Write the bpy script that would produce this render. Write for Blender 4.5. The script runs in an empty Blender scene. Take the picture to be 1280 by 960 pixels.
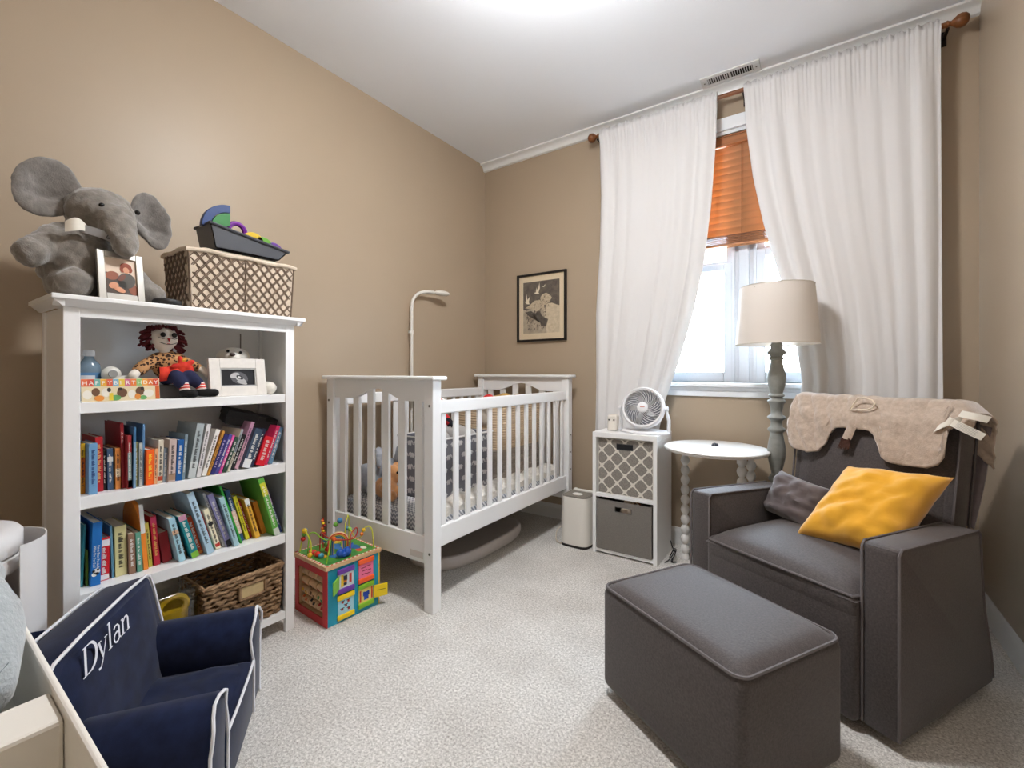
import bpy, bmesh, math, random
from mathutils import Vector, Matrix, Euler, noise as mnoise
R = random.Random(7)
PI = math.pi
SC = bpy.context.scene
COL = SC.collection
V = Vector

# ------------------------------------------------------------------ camera, world, lights, exposure
cam_d = bpy.data.cameras.new('camera'); cam = bpy.data.objects.new('camera', cam_d); COL.objects.link(cam)
cam.location = (0, 0, 1.1); cam.rotation_euler = (PI / 2, 0, math.radians(34.5))
cam_d.sensor_width = 36; cam_d.lens = 15.75; cam_d.shift_y = -0.0117; cam_d.clip_start = 0.02
SC.camera = cam
w = bpy.data.worlds.new('overcast_sky'); SC.world = w; w.use_nodes = True
w.node_tree.nodes['Background'].inputs[0].default_value = (0.74, 0.87, 1.0, 1)
w.node_tree.nodes['Background'].inputs[1].default_value = 16.0
SC.view_settings.view_transform = 'Standard'; SC.view_settings.look = 'None'
SC.view_settings.exposure = 1.75; SC.view_settings.gamma = 1.0; SC.view_settings.use_curve_mapping = False
SC.cycles.use_denoising = True
SC.cycles.max_bounces = 10; SC.cycles.diffuse_bounces = 6; SC.cycles.transparent_max_bounces = 16
SC.cycles.sample_clamp_indirect = 6.0
CEIL_LAMP_STRENGTH = 52.0
CEIL_LAMP_COLOR = (0.98, 0.985, 1.0)

# portal in the window opening: guides sampling of the sky light, gives no light itself
pl = bpy.data.lights.new('window_portal', 'AREA'); pl.shape = 'RECTANGLE'; pl.size = 1.12; pl.size_y = 1.54
po = bpy.data.objects.new('window_portal', pl); COL.objects.link(po)
po.location = (-0.38, 3.10, 1.80); po.rotation_euler = (-PI / 2, 0, 0); pl.cycles.is_portal = True

# ------------------------------------------------------------------ helpers
def lin(c):
    if isinstance(c, str): c = tuple(int(c[i:i + 2], 16) for i in (0, 2, 4))
    f = lambda x: x / 12.92 if x <= 0.04045 else ((x + 0.055) / 1.055) ** 2.4
    return tuple(f(x / 255) for x in c) + (1,)

MATS = {}
def mat(name, col, rough=0.55, metal=0, spec=0.4, var=0.0, vscale=8, bump=0.0, bscale=150, bdist=0.002, col2=None, sheen=0, detail=4, trans=0, emit=0, alpha=None, stretch=None, bdetail=2):
    if name in MATS: return MATS[name]
    m = bpy.data.materials.new(name); m.use_nodes = True; MATS[name] = m
    nt = m.node_tree; N = nt.nodes; L = nt.links; p = N['Principled BSDF']
    p.inputs['Base Color'].default_value = lin(col); p.inputs['Roughness'].default_value = rough
    p.inputs['Metallic'].default_value = metal; p.inputs['Specular IOR Level'].default_value = spec
    if sheen: p.inputs['Sheen Weight'].default_value = sheen; p.inputs['Sheen Roughness'].default_value = 0.5
    if trans: p.inputs['Transmission Weight'].default_value = trans
    if emit:
        p.inputs['Emission Color'].default_value = lin(col); p.inputs['Emission Strength'].default_value = emit
    if var or bump:
        tc = N.new('ShaderNodeTexCoord'); vec = tc.outputs['Object']
        if stretch:
            mp = N.new('ShaderNodeMapping'); mp.inputs['Scale'].default_value = stretch; L.new(vec, mp.inputs[0]); vec = mp.outputs[0]
    if var:
        n = N.new('ShaderNodeTexNoise'); n.inputs['Scale'].default_value = vscale; n.inputs['Detail'].default_value = detail
        L.new(vec, n.inputs['Vector'])
        r = N.new('ShaderNodeValToRGB'); r.color_ramp.elements[0].position = 0.3; r.color_ramp.elements[1].position = 0.7
        c1 = lin(col); c2 = lin(col2) if col2 else tuple(min(1, x * (1 + var)) for x in c1[:3]) + (1,)
        c0 = c1 if col2 else tuple(x * (1 - var) for x in c1[:3]) + (1,)
        r.color_ramp.elements[0].color = c0; r.color_ramp.elements[1].color = c2
        L.new(n.outputs['Fac'], r.inputs[0]); L.new(r.outputs[0], p.inputs['Base Color'])
    if bump:
        n = N.new('ShaderNodeTexNoise'); n.inputs['Scale'].default_value = bscale; n.inputs['Detail'].default_value = bdetail
        L.new(vec, n.inputs['Vector'])
        b = N.new('ShaderNodeBump'); b.inputs['Strength'].default_value = bump; b.inputs['Distance'].default_value = bdist
        L.new(n.outputs['Fac'], b.inputs['Height']); L.new(b.outputs[0], p.inputs['Normal'])
    return m

def translucent(name, col, col_t, fac=0.35, rough=0.8, bump=0, bscale=200, var=0, stretch=None, vscale=20):
    m = mat(name, col, rough, bump=bump, bscale=bscale, var=var, stretch=stretch, vscale=vscale)
    nt = m.node_tree; N = nt.nodes; L = nt.links
    t = N.new('ShaderNodeBsdfTranslucent'); t.inputs[0].default_value = lin(col_t)
    mx = N.new('ShaderNodeMixShader'); mx.inputs[0].default_value = fac
    out = N['Material Output']
    L.new(N['Principled BSDF'].outputs[0], mx.inputs[1]); L.new(t.outputs[0], mx.inputs[2]); L.new(mx.outputs[0], out.inputs[0])
    return m

def glass_mat(name, tint=(1, 1, 1, 1), rough=0.02, base=0.04):
    if name in MATS: return MATS[name]
    m = bpy.data.materials.new(name); m.use_nodes = True; MATS[name] = m
    N = m.node_tree.nodes; L = m.node_tree.links; N.remove(N['Principled BSDF'])
    t = N.new('ShaderNodeBsdfTransparent'); t.inputs[0].default_value = tint
    g = N.new('ShaderNodeBsdfGlossy'); g.inputs['Roughness'].default_value = rough
    lw = N.new('ShaderNodeLayerWeight'); lw.inputs[0].default_value = 0.25
    mt = N.new('ShaderNodeMath'); mt.operation = 'MULTIPLY_ADD'; mt.inputs[1].default_value = 0.6; mt.inputs[2].default_value = base
    mx = N.new('ShaderNodeMixShader')
    L.new(lw.outputs['Fresnel'], mt.inputs[0]); L.new(mt.outputs[0], mx.inputs[0]); L.new(t.outputs[0], mx.inputs[1]); L.new(g.outputs[0], mx.inputs[2])
    L.new(mx.outputs[0], N['Material Output'].inputs[0])
    return m

class MB:
    """collects shapes; build() links them as ONE mesh object"""
    def __init__(s): s.bm = bmesh.new()
    def _merge(s, t, M=None):
        if M is not None: bmesh.ops.transform(t, matrix=M, verts=t.verts)
        me = bpy.data.meshes.new('tmp'); t.to_mesh(me); t.free(); s.bm.from_mesh(me); bpy.data.meshes.remove(me); return s
    @staticmethod
    def M(c=(0, 0, 0), rot=(0, 0, 0)): return Matrix.Translation(V(c)) @ Euler(rot).to_matrix().to_4x4()
    def box(s, c, size, rot=(0, 0, 0), bev=0.0, seg=2):
        t = bmesh.new(); bmesh.ops.create_cube(t, size=1)
        bmesh.ops.scale(t, vec=V(size), verts=t.verts)
        if bev: bmesh.ops.bevel(t, geom=t.edges[:], offset=min(bev, min(size) * 0.48), segments=seg, profile=0.5, affect='EDGES')
        return s._merge(t, s.M(c, rot))
    def b2(s, x0, x1, y0, y1, z0, z1, bev=0.0, seg=2):
        return s.box(((x0 + x1) / 2, (y0 + y1) / 2, (z0 + z1) / 2), (abs(x1 - x0), abs(y1 - y0), abs(z1 - z0)), bev=bev, seg=seg)
    def cyl(s, c, r, h, rot=(0, 0, 0), seg=20, r2=None, bev=0):
        t = bmesh.new(); bmesh.ops.create_cone(t, cap_ends=True, segments=seg, radius1=r, radius2=r if r2 is None else r2, depth=h)
        if bev: bmesh.ops.bevel(t, geom=[e for e in t.edges if len(e.link_faces) == 2 and e.calc_face_angle() > 0.8], offset=bev, segments=2, profile=0.5, affect='EDGES')
        return s._merge(t, s.M(c, rot))
    def ell(s, c, r3, rot=(0, 0, 0), seg=16, rings=10):
        t = bmesh.new(); bmesh.ops.create_uvsphere(t, u_segments=seg, v_segments=rings, radius=1)
        if not isinstance(r3, (tuple, list)): r3 = (r3,) * 3
        bmesh.ops.scale(t, vec=V(r3), verts=t.verts)
        return s._merge(t, s.M(c, rot))
    def lathe(s, prof, c=(0, 0, 0), rot=(0, 0, 0), seg=24, caps=True, arc=None):
        t = bmesh.new(); rings = []; n = seg
        for r, z in prof:
            if arc: rings.append([t.verts.new((r * math.cos(arc[0] + (arc[1] - arc[0]) * k / n), r * math.sin(arc[0] + (arc[1] - arc[0]) * k / n), z)) for k in range(n + 1)])
            else: rings.append([t.verts.new((r * math.cos(2 * PI * k / n), r * math.sin(2 * PI * k / n), z)) for k in range(n)])
        for a, b in zip(rings, rings[1:]):
            m = len(a) - 1 if arc else len(a)
            for k in range(m):
                k2 = (k + 1) % len(a); t.faces.new((a[k], a[k2], b[k2], b[k]))
        if caps and not arc: t.faces.new(rings[0][::-1]); t.faces.new(rings[-1])
        bmesh.ops.recalc_face_normals(t, faces=t.faces)
        return s._merge(t, s.M(c, rot))
    def tube(s, pts, r, seg=8, closed=False, caps=True, flat=1.0):
        pts = [V(p) for p in pts]; n = len(pts); t = bmesh.new(); rings = []
        rr = r if isinstance(r, (list, tuple)) else [r] * n
        tan = []
        for i in range(n):
            a = pts[i - 1] if (i > 0 or closed) else pts[i]; b = pts[(i + 1) % n] if (i < n - 1 or closed) else pts[i]
            d = b - a; tan.append(d.normalized() if d.length > 1e-9 else V((0, 0, 1)))
        up = V((0, 0, 1)) if abs(tan[0].z) < 0.9 else V((1, 0, 0))
        nrm = tan[0].cross(up).normalized()
        for i in range(n):
            nrm = (nrm - tan[i] * nrm.dot(tan[i]))
            nrm = nrm.normalized() if nrm.length > 1e-6 else tan[i].orthogonal().normalized()
            bn = tan[i].cross(nrm)
            rings.append([t.verts.new(pts[i] + (nrm * math.cos(2 * PI * k / seg) + bn * math.sin(2 * PI * k / seg) * flat) * rr[i]) for k in range(seg)])
        lim = n if closed else n - 1
        for i in range(lim):
            a, b = rings[i], rings[(i + 1) % n]
            for k in range(seg): t.faces.new((a[k], a[(k + 1) % seg], b[(k + 1) % seg], b[k]))
        if caps and not closed: t.faces.new(rings[0][::-1]); t.faces.new(rings[-1])
        bmesh.ops.recalc_face_normals(t, faces=t.faces)
        return s._merge(t)
    def prism(s, poly, d, M=None, bev=0):
        """poly in local XY, extruded to z=d"""
        t = bmesh.new(); vs = [t.verts.new((x, y, 0)) for x, y in poly]; f = t.faces.new(vs)
        r = bmesh.ops.extrude_face_region(t, geom=[f]); bmesh.ops.translate(t, vec=(0, 0, d), verts=[g for g in r['geom'] if isinstance(g, bmesh.types.BMVert)])
        bmesh.ops.recalc_face_normals(t, faces=t.faces)
        if bev: bmesh.ops.bevel(t, geom=[e for e in t.edges if len(e.link_faces) == 2 and e.calc_face_angle() > 0.6], offset=bev, segments=2, profile=0.5, affect='EDGES')
        return s._merge(t, M)
    def grid(s, fn, nu, nv, thick=0.0, cu=False, cv=False, M=None):
        t = bmesh.new(); g = []
        for i in range(nu if cu else nu + 1): g.append([t.verts.new(fn(i / nu, j / nv)) for j in range(nv if cv else nv + 1)])
        for i in range(nu):
            for j in range(nv):
                i2 = (i + 1) % len(g); j2 = (j + 1) % len(g[0])
                t.faces.new((g[i][j], g[i2][j], g[i2][j2], g[i][j2]))
        bmesh.ops.recalc_face_normals(t, faces=t.faces)
        if thick: bmesh.ops.solidify(t, geom=t.faces[:], thickness=thick)
        return s._merge(t, M)
    def pillow(s, w, h, d, c=(0, 0, 0), rot=(0, 0, 0), n=18, p=3.0, pinch=0.06, wrinkle=0.0, seed=0):
        """cushion with sewn edge in local XY, thickness d in z"""
        for sg in (1, -1):
            def f(u, v):
                x, y = 2 * u - 1, 2 * v - 1
                k = max(0, (1 - abs(x) ** p) * (1 - abs(y) ** p)) ** 0.5
                px = x * (1 - pinch * (1 - y * y) * abs(x)); py = y * (1 - pinch * (1 - x * x) * abs(y))
                z = sg * d / 2 * k
                if wrinkle: z += wrinkle * k * mnoise.noise(V((x * 2.2 + seed, y * 3.1, seed * 1.7))) + 0.5 * wrinkle * k * mnoise.noise(V((x * 5 + seed, y * 6, 2)))
                return (px * w / 2, py * h / 2, z)
            s.grid(f, n, n, M=s.M(c, rot))
        bmesh.ops.remove_doubles(s.bm, verts=s.bm.verts, dist=1e-5)
        bmesh.ops.recalc_face_normals(s.bm, faces=s.bm.faces)
        return s
    def ribbon(s, pts, wd, z=0.0, M=None, d=0.0012):
        """flat stroke in local XY; wd width or list"""
        n = len(pts); ww = wd if isinstance(wd, (list, tuple)) else [wd] * n
        l, r = [], []
        for i, (x, y) in enumerate(pts):
            a = pts[max(0, i - 1)]; b = pts[min(n - 1, i + 1)]
            dx, dy = b[0] - a[0], b[1] - a[1]; q = math.hypot(dx, dy) or 1
            nx, ny = -dy / q * ww[i] / 2, dx / q * ww[i] / 2
            l.append((x + nx, y + ny)); r.append((x - nx, y - ny))
        t = bmesh.new()
        top = [(t.verts.new((a[0], a[1], z + d)), t.verts.new((b[0], b[1], z + d))) for a, b in zip(l, r)]
        bot = [(t.verts.new((a[0], a[1], z)), t.verts.new((b[0], b[1], z))) for a, b in zip(l, r)]
        for i in range(n - 1):
            t.faces.new((top[i][0], top[i][1], top[i + 1][1], top[i + 1][0]))
            t.faces.new((top[i][0], top[i + 1][0], bot[i + 1][0], bot[i][0]))
            t.faces.new((top[i][1], bot[i][1], bot[i + 1][1], top[i + 1][1]))
        t.faces.new((top[0][0], bot[0][0], bot[0][1], top[0][1])); t.faces.new((top[-1][0], top[-1][1], bot[-1][1], bot[-1][0]))
        bmesh.ops.recalc_face_normals(t, faces=t.faces)
        return s._merge(t, M)
    def build(s, name, m, parent=None, smooth=True, world=True, angle=40, mods=None):
        me = bpy.data.meshes.new(name)
        if parent is not None and world:
            bmesh.ops.transform(s.bm, matrix=WM[parent.name].inverted(), verts=s.bm.verts)
        s.bm.to_mesh(me); s.bm.free()
        o = bpy.data.objects.new(name, me); COL.objects.link(o)
        if m is not None:
            me.materials.append(m)
        if smooth:
            for p in me.polygons: p.use_smooth = True
            if angle: me.set_sharp_from_angle(angle=math.radians(angle))
        if parent is not None: o.parent = parent; WM[o.name] = WM[parent.name]
        else: WM[o.name] = Matrix.Identity(4)
        return o
WM = {}
def loc_build(mb, name, m, parent, **k): return mb.build(name, m, parent, world=False, **k)
def tag(o, label, cat, group=None):
    o['label'] = label; o['category'] = cat
    if group: o['group'] = group
    return o
def thing(name, label, cat, loc=(0, 0, 0), rotz=0.0, group=None, rot=None):
    o = bpy.data.objects.new(name, None); COL.objects.link(o); o.empty_display_size = 0.05
    o.location = loc; o.rotation_euler = rot if rot else (0, 0, rotz)
    WM[o.name] = Matrix.Translation(V(loc)) @ Euler(o.rotation_euler).to_matrix().to_4x4()
    return tag(o, label, cat, group)
def reorigin(o, loc):
    """move a world-built mesh's origin to loc"""
    o.data.transform(Matrix.Translation(-V(loc))); o.location = loc; WM[o.name] = Matrix.Translation(V(loc)); return o
def stuff(o): o['kind'] = 'stuff'; return o
def struct(mb, name, m, parent=None, **k):
    o = mb.build(name, m, parent, **k)
    if parent is None: o['kind'] = 'structure'
    return o
def text_mesh(txt, size, name, m, parent, M, extrude=0.0006, shear=0.0, align='LEFT', space=1.0):
    """lettering as a mesh part; M in world coordinates"""
    c = bpy.data.curves.new('t', 'FONT'); c.body = txt; c.size = size; c.extrude = extrude; c.shear = shear; c.align_x = align; c.space_character = space; c.resolution_u = 2
    t = bpy.data.objects.new('t', c); COL.objects.link(t)
    me = bpy.data.meshes.new_from_object(t); COL.objects.unlink(t); bpy.data.objects.remove(t); bpy.data.curves.remove(c)
    me.transform(WM[parent.name].inverted() @ M); me.materials.clear(); me.materials.append(m)
    o = bpy.data.objects.new(name, me); COL.objects.link(o); o.parent = parent; WM[o.name] = WM[parent.name]
    return o
def frame_mat(origin, xdir, ydir):
    x = V(xdir).normalized(); y = V(ydir); y = (y - x * y.dot(x)).normalized(); z = x.cross(y)
    M = Matrix.Identity(4)
    for i, a in enumerate((x, y, z)):
        for j in range(3): M[j][i] = a[j]
    return Matrix.Translation(V(origin)) @ M
def arcpts(c, r, a0, a1, n, plane='xz', off=0):
    out = []
    for i in range(n + 1):
        a = a0 + (a1 - a0) * i / n; p, q = r * math.cos(a), r * math.sin(a)
        out.append({'xz': (c[0] + p, c[1], c[2] + q), 'yz': (c[0], c[1] + p, c[2] + q), 'xy': (c[0] + p, c[1] + q, c[2])}[plane])
    return out
def bez(pts, n=8):
    """Catmull-Rom through pts"""
    P = [V(p) for p in pts]; P = [2 * P[0] - P[1]] + P + [2 * P[-1] - P[-2]]; out = []
    for i in range(1, len(P) - 2):
        for k in range(n):
            t = k / n; a, b, c, d = P[i - 1:i + 3]
            out.append(0.5 * ((2 * b) + (c - a) * t + (2 * a - 5 * b + 4 * c - d) * t * t + (3 * b - a - 3 * c + d) * t ** 3))
    out.append(P[-2]); return out
def lerp(a, b, t): return a + (b - a) * t
def interp(tab, x):
    if x <= tab[0][0]: return tab[0][1]
    for (x0, y0), (x1, y1) in zip(tab, tab[1:]):
        if x <= x1: return y0 + (y1 - y0) * (x - x0) / (x1 - x0)
    return tab[-1][1]

# ------------------------------------------------------------------ room shell
XL, XR, YB, YF, ZC = -2.317, 0.615, 2.97, -0.50, 2.825
WALL = mat('wall_paint', (172, 154, 132), rough=0.42, spec=0.35, var=0.025, vscale=1.3, bump=0.06, bscale=220)
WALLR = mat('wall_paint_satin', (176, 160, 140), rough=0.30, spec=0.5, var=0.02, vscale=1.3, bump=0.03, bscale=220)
CEILM = mat('ceiling_paint', (240, 244, 250), rough=0.85)
TRIM = mat('white_trim', (228, 228, 226), rough=0.35)

# carpet: cut pile in colour and relief
cm = mat('carpet', (196, 186, 173), rough=0.95, spec=0.1)
N = cm.node_tree.nodes; L = cm.node_tree.links; p = N['Principled BSDF']
tc = N.new('ShaderNodeTexCoord')
n1 = N.new('ShaderNodeTexNoise'); n1.inputs['Scale'].default_value = 125; n1.inputs['Detail'].default_value = 8; n1.inputs['Roughness'].default_value = 0.9
n2 = N.new('ShaderNodeTexNoise'); n2.inputs['Scale'].default_value = 4.0; n2.inputs['Detail'].default_value = 4
r1 = N.new('ShaderNodeValToRGB'); r1.color_ramp.elements[0].position = 0.38; r1.color_ramp.elements[1].position = 0.60
r1.color_ramp.elements[0].color = lin((132, 126, 118)); r1.color_ramp.elements[1].color = lin((250, 247, 242))
mm = N.new('ShaderNodeMixRGB'); mm.blend_type = 'MULTIPLY'; mm.inputs[0].default_value = 1.0
r2 = N.new('ShaderNodeValToRGB'); r2.color_ramp.elements[0].position = 0.35; r2.color_ramp.elements[1].position = 0.6
r2.color_ramp.elements[0].color = (0.87, 0.86, 0.85, 1); r2.color_ramp.elements[1].color = (1, 1, 1, 1)
for n_ in (n1, n2): L.new(tc.outputs['Object'], n_.inputs['Vector'])
L.new(n1.outputs['Fac'], r1.inputs[0]); L.new(n2.outputs['Fac'], r2.inputs[0]); L.new(r1.outputs[0], mm.inputs[1]); L.new(r2.outputs[0], mm.inputs[2]); L.new(mm.outputs[0], p.inputs['Base Color'])
bp = N.new('ShaderNodeBump'); bp.inputs['Strength'].default_value = 0.35; bp.inputs['Distance'].default_value = 0.004
L.new(n1.outputs['Fac'], bp.inputs['Height']); L.new(bp.outputs[0], p.inputs['Normal'])
p.inputs['Sheen Weight'].default_value = 0.15

struct(MB().b2(XL - .12, XR + .12, YF - .12, YB + .25, -.08, 0), 'floor', cm, smooth=False)
struct(MB().b2(XL - .12, XR + .12, YF - .12, YB + .25, ZC, ZC + .1), 'ceiling', CEILM, smooth=False)
struct(MB().b2(XL - .12, XL, YF - .12, YB + .25, 0, ZC), 'wall_left', WALL, smooth=False)
struct(MB().b2(XR, XR + .12, YF - .12, YB + .25, 0, ZC), 'wall_right', WALLR, smooth=False)
struct(MB().b2(XL, XR, YF - .12, YF, 0, ZC), 'wall_front', WALL, smooth=False)
WX0, WX1, WZ0, WZ1 = -0.93, 0.17, 1.035, 2.56
wb = MB()
wb.b2(XL, WX0, YB, YB + .2, 0, ZC); wb.b2(WX1, XR, YB, YB + .2, 0, ZC); wb.b2(WX0, WX1, YB, YB + .2, 0, WZ0); wb.b2(WX0, WX1, YB, YB + .2, WZ1, ZC)
struct(wb, 'wall_back', WALL, smooth=False)
def prof_trim(name, prof, p0, p1, nrm):
    """profile (out, up) swept from p0 to p1 along a wall whose inward normal is nrm"""
    d = (V(p1) - V(p0)); t = MB(); M = frame_mat(p0, nrm, (0, 0, 1)); zz = M.to_3x3() @ V((0, 0, 1))
    t.prism(prof, d.length if zz.dot(d) > 0 else -d.length, M)
    return struct(t, name, TRIM)
BASEP = [(0, 0), (.014, 0), (.014, .075), (.011, .088), (.006, .095), (.004, .105), (0, .107)]
prof_trim('baseboard_back', BASEP, (XL, YB, 0), (XR, YB, 0), (0, -1, 0))
prof_trim('baseboard_left', BASEP, (XL, YF, 0), (XL, YB - .014, 0), (1, 0, 0))
prof_trim('baseboard_right', BASEP, (XR, YF, 0), (XR, YB - .014, 0), (-1, 0, 0))
cove = [(0, 0), (0, -.055), (.012, -.055), (.02, -.05)] + [(.055 - .035 * math.cos(a), -.05 + .036 * math.sin(a)) for a in (0.4, .8, 1.2, 1.5)] + [(.062, -.01), (.062, 0)]
prof_trim('trim_1', cove, (XL, YB, ZC), (XR, YB, ZC), (0, -1, 0))

# ------------------------------------------------------------------ window: casing, jambs, two double-hung units, mullion, sill
WHITE_W = mat('window_white', (236, 238, 240), rough=0.35)
GLASS = glass_mat('window_glass', (0.95, 0.98, 1, 1))
SASHM = mat('sash_white_greyed', (192, 194, 198), rough=0.4)  # white vinyl greyed in colour so the frames read against glaring panes
def winpart(name, parent, fill, m=WHITE_W, bev=.004):
    b = MB(); fill(b); return b.build(name, m, parent, smooth=False)
win = bpy.data.objects.new('window_1', None); COL.objects.link(win); win.location = (-.38, YB, WZ0); win['kind'] = 'structure'
WM['window_1'] = Matrix.Translation(win.location)
winpart('casing', win, lambda b: (b.b2(WX0 - .075, WX0, YB - .02, YB, WZ0 - .01, WZ1 + .075, .004), b.b2(WX1, WX1 + .075, YB - .02, YB, WZ0 - .01, WZ1 + .075, .004), b.b2(WX0, WX1, YB - .02, YB, WZ1, WZ1 + .075, .004)))
winpart('jamb', win, lambda b: (b.b2(WX0, WX0 + .02, YB, YB + .17, WZ0, WZ1), b.b2(WX1 - .02, WX1, YB, YB + .17, WZ0, WZ1), b.b2(WX0 + .02, WX1 - .02, YB, YB + .17, WZ1 - .02, WZ1)))
winpart('sill', win, lambda b: (b.b2(WX0 - .10, WX1 + .10, YB - .05, YB + .17, WZ0 - .026, WZ0, .006), b.b2(WX0 - .08, WX1 + .08, YB - .024, YB, WZ0 - .05, WZ0 - .026, .005), b.b2(WX0 - .075, WX1 + .075, YB - .016, YB, WZ0 - .085, WZ0 - .05, .003)))
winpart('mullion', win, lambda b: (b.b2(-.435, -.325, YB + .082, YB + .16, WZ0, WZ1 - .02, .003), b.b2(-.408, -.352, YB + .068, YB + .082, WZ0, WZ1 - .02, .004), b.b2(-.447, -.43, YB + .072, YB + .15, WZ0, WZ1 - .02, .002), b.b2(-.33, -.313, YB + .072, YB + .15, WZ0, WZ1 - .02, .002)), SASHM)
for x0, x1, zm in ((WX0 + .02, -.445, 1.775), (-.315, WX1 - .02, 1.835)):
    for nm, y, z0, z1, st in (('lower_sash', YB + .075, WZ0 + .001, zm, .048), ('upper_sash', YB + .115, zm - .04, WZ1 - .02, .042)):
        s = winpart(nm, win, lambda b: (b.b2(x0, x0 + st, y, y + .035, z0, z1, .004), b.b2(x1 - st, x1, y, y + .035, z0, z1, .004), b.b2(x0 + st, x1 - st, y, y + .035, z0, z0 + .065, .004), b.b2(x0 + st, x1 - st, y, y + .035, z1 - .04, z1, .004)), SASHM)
        b = MB().b2(x0 + st - .005, x1 - st + .005, y + .014, y + .02, z0 + .06, z1 - .035); b.build('glass_pane', GLASS, s, smooth=False)

# neighbouring brick house across the yard, seen washed out through the panes
brick = mat('pale_brick', (205, 198, 192), rough=0.9)
N = brick.node_tree.nodes; L = brick.node_tree.links
bt = N.new('ShaderNodeTexBrick'); bt.inputs['Color1'].default_value = lin((210, 202, 196)); bt.inputs['Color2'].default_value = lin((190, 180, 172)); bt.inputs['Mortar'].default_value = lin((228, 226, 222))
bt.inputs['Scale'].default_value = 4.5; tc = N.new('ShaderNodeTexCoord'); mp = N.new('ShaderNodeMapping'); mp.inputs['Rotation'].default_value = (PI / 2, 0, 0)
L.new(tc.outputs['Object'], mp.inputs[0]); L.new(mp.outputs[0], bt.inputs[0]); L.new(bt.outputs[0], N['Principled BSDF'].inputs['Base Color'])
nb = thing('neighbour_house', 'pale washed-out brick house seen through the window panes', 'house', (-3.2, 9.0, -3))
MB().b2(-9, 3.5, 9, 13, -3, 1.75).build('brick_wall', brick, nb, smooth=False)
MB().b2(-9.1, 3.6, 8.9, 13, 1.75, 1.85).build('parapet', TRIM, nb, smooth=False)
yard = MB().b2(-30, 30, 3.3, 60, -3.1, -3.0); struct(yard, 'ground', mat('yard', (150, 150, 146), rough=.9), smooth=False)

# ------------------------------------------------------------------ ceiling light (its dome is the room's lamp)
LC = (-.74, 1.30, ZC)
cl = thing('ceiling_light', 'semi-flush round glass ceiling light in the middle of the ceiling', 'ceiling light', LC)
MB().lathe([(.0, 0), (.07, 0), (.07, -.015), (.055, -.025), (.012, -.028), (.012, -.16), (.0, -.16)], LC, caps=False).build('base', mat('brushed_nickel', (170, 168, 164), .35, 1), cl)
MB().lathe([(.0, -.145), (.152, -.190), (.156, -.185), (.02, -.138), (.0, -.136)], LC, caps=False, seg=40).build('added_uplight_shield', mat('brushed_nickel', (170, 168, 164), .35, 1), cl)  # dish added to block upward light and soften the ceiling hot spot
MB().ell((LC[0], LC[1], ZC - .22), (.15, .15, .07), seg=32, rings=16).build('dome', None, cl)
dm = bpy.data.materials.new('lit_glass'); dm.use_nodes = True; pb = dm.node_tree.nodes['Principled BSDF']
pb.inputs['Base Color'].default_value = (.8, .8, .8, 1); pb.inputs['Emission Color'].default_value = CEIL_LAMP_COLOR + (1,); pb.inputs['Emission Strength'].default_value = CEIL_LAMP_STRENGTH
[o for o in cl.children if o.name.startswith('dome')][0].data.materials.append(dm)

# ceiling register
vt = thing('ceiling_vent', 'white metal air register with slats on the ceiling above the curtains', 'vent', (-.43, 2.852, ZC))
VW = mat('register_white', (222, 223, 224), .4)
b = MB(); b.b2(-.585, -.275, 2.796, 2.822, ZC - .008, ZC - .0005, .002).b2(-.585, -.275, 2.882, 2.906, ZC - .008, ZC - .0005, .002).b2(-.585, -.548, 2.822, 2.882, ZC - .008, ZC - .0005, .002).b2(-.312, -.275, 2.822, 2.882, ZC - .008, ZC - .0005, .002).b2(-.436, -.424, 2.822, 2.882, ZC - .008, ZC - .0005, .002)
b.build('frame', VW, vt, smooth=False)
MB().b2(-.548, -.312, 2.822, 2.882, ZC - .0022, ZC - .0006).build('opening_shade_sheet', mat('vent_shade', (34, 32, 30), .8), vt, smooth=False)  # solid dark sheet paints the shade behind the register slats
for i in range(18):
    x = -.542 + i * .0122 + (.0 if i < 9 else .018)
    MB().box((x, 2.852, ZC - .006), (.0035, .06, .006), rot=(0, .35 if i < 9 else -.35, 0)).build('slat', VW, vt, smooth=False)
for x in (-.566, -.294): MB().cyl((x, 2.852, ZC - .009), .004, .003, seg=10).build('screw', mat('screw_dark', (110, 108, 104), .4, 1), vt)
# ------------------------------------------------------------------ curtain rod, curtains, blind
RY = YB - .095; RZ = 2.722
WOODR = mat('rod_wood', (120, 72, 36), .35, var=.35, vscale=60, stretch=(.2, 1, 1))
rod = thing('curtain_rod', 'brown wooden curtain rod with turned ball finials above the window', 'curtain rod', (-.38, RY, RZ))
MB().tube([(-1.25, RY, RZ), (.485, RY, RZ)], .0125, 14).build('pole', WOODR, rod)
for sx, x in ((-1, -1.25), (1, .485)):
    MB().lathe([(.0145, 0), (.017, .004), (.012, .012), (.010, .018), (.016, .026), (.027, .038), (.031, .052), (.028, .066), (.018, .077), (.004, .081)], (x, RY, RZ), rot=(0, sx * PI / 2, 0), seg=18).build('finial', WOODR, rod)
DBR = mat('bracket_bronze', (40, 32, 28), .45, .7)
for x in (-1.262, -.362, .492):
    MB().b2(x - .011, x + .011, YB - .007, YB - .0005, RZ - .05, RZ + .02, .002).b2(x - .006, x + .006, RY, YB - .007, RZ - .024, RZ - .0135, .001).build('bracket', DBR, rod, smooth=False)

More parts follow.
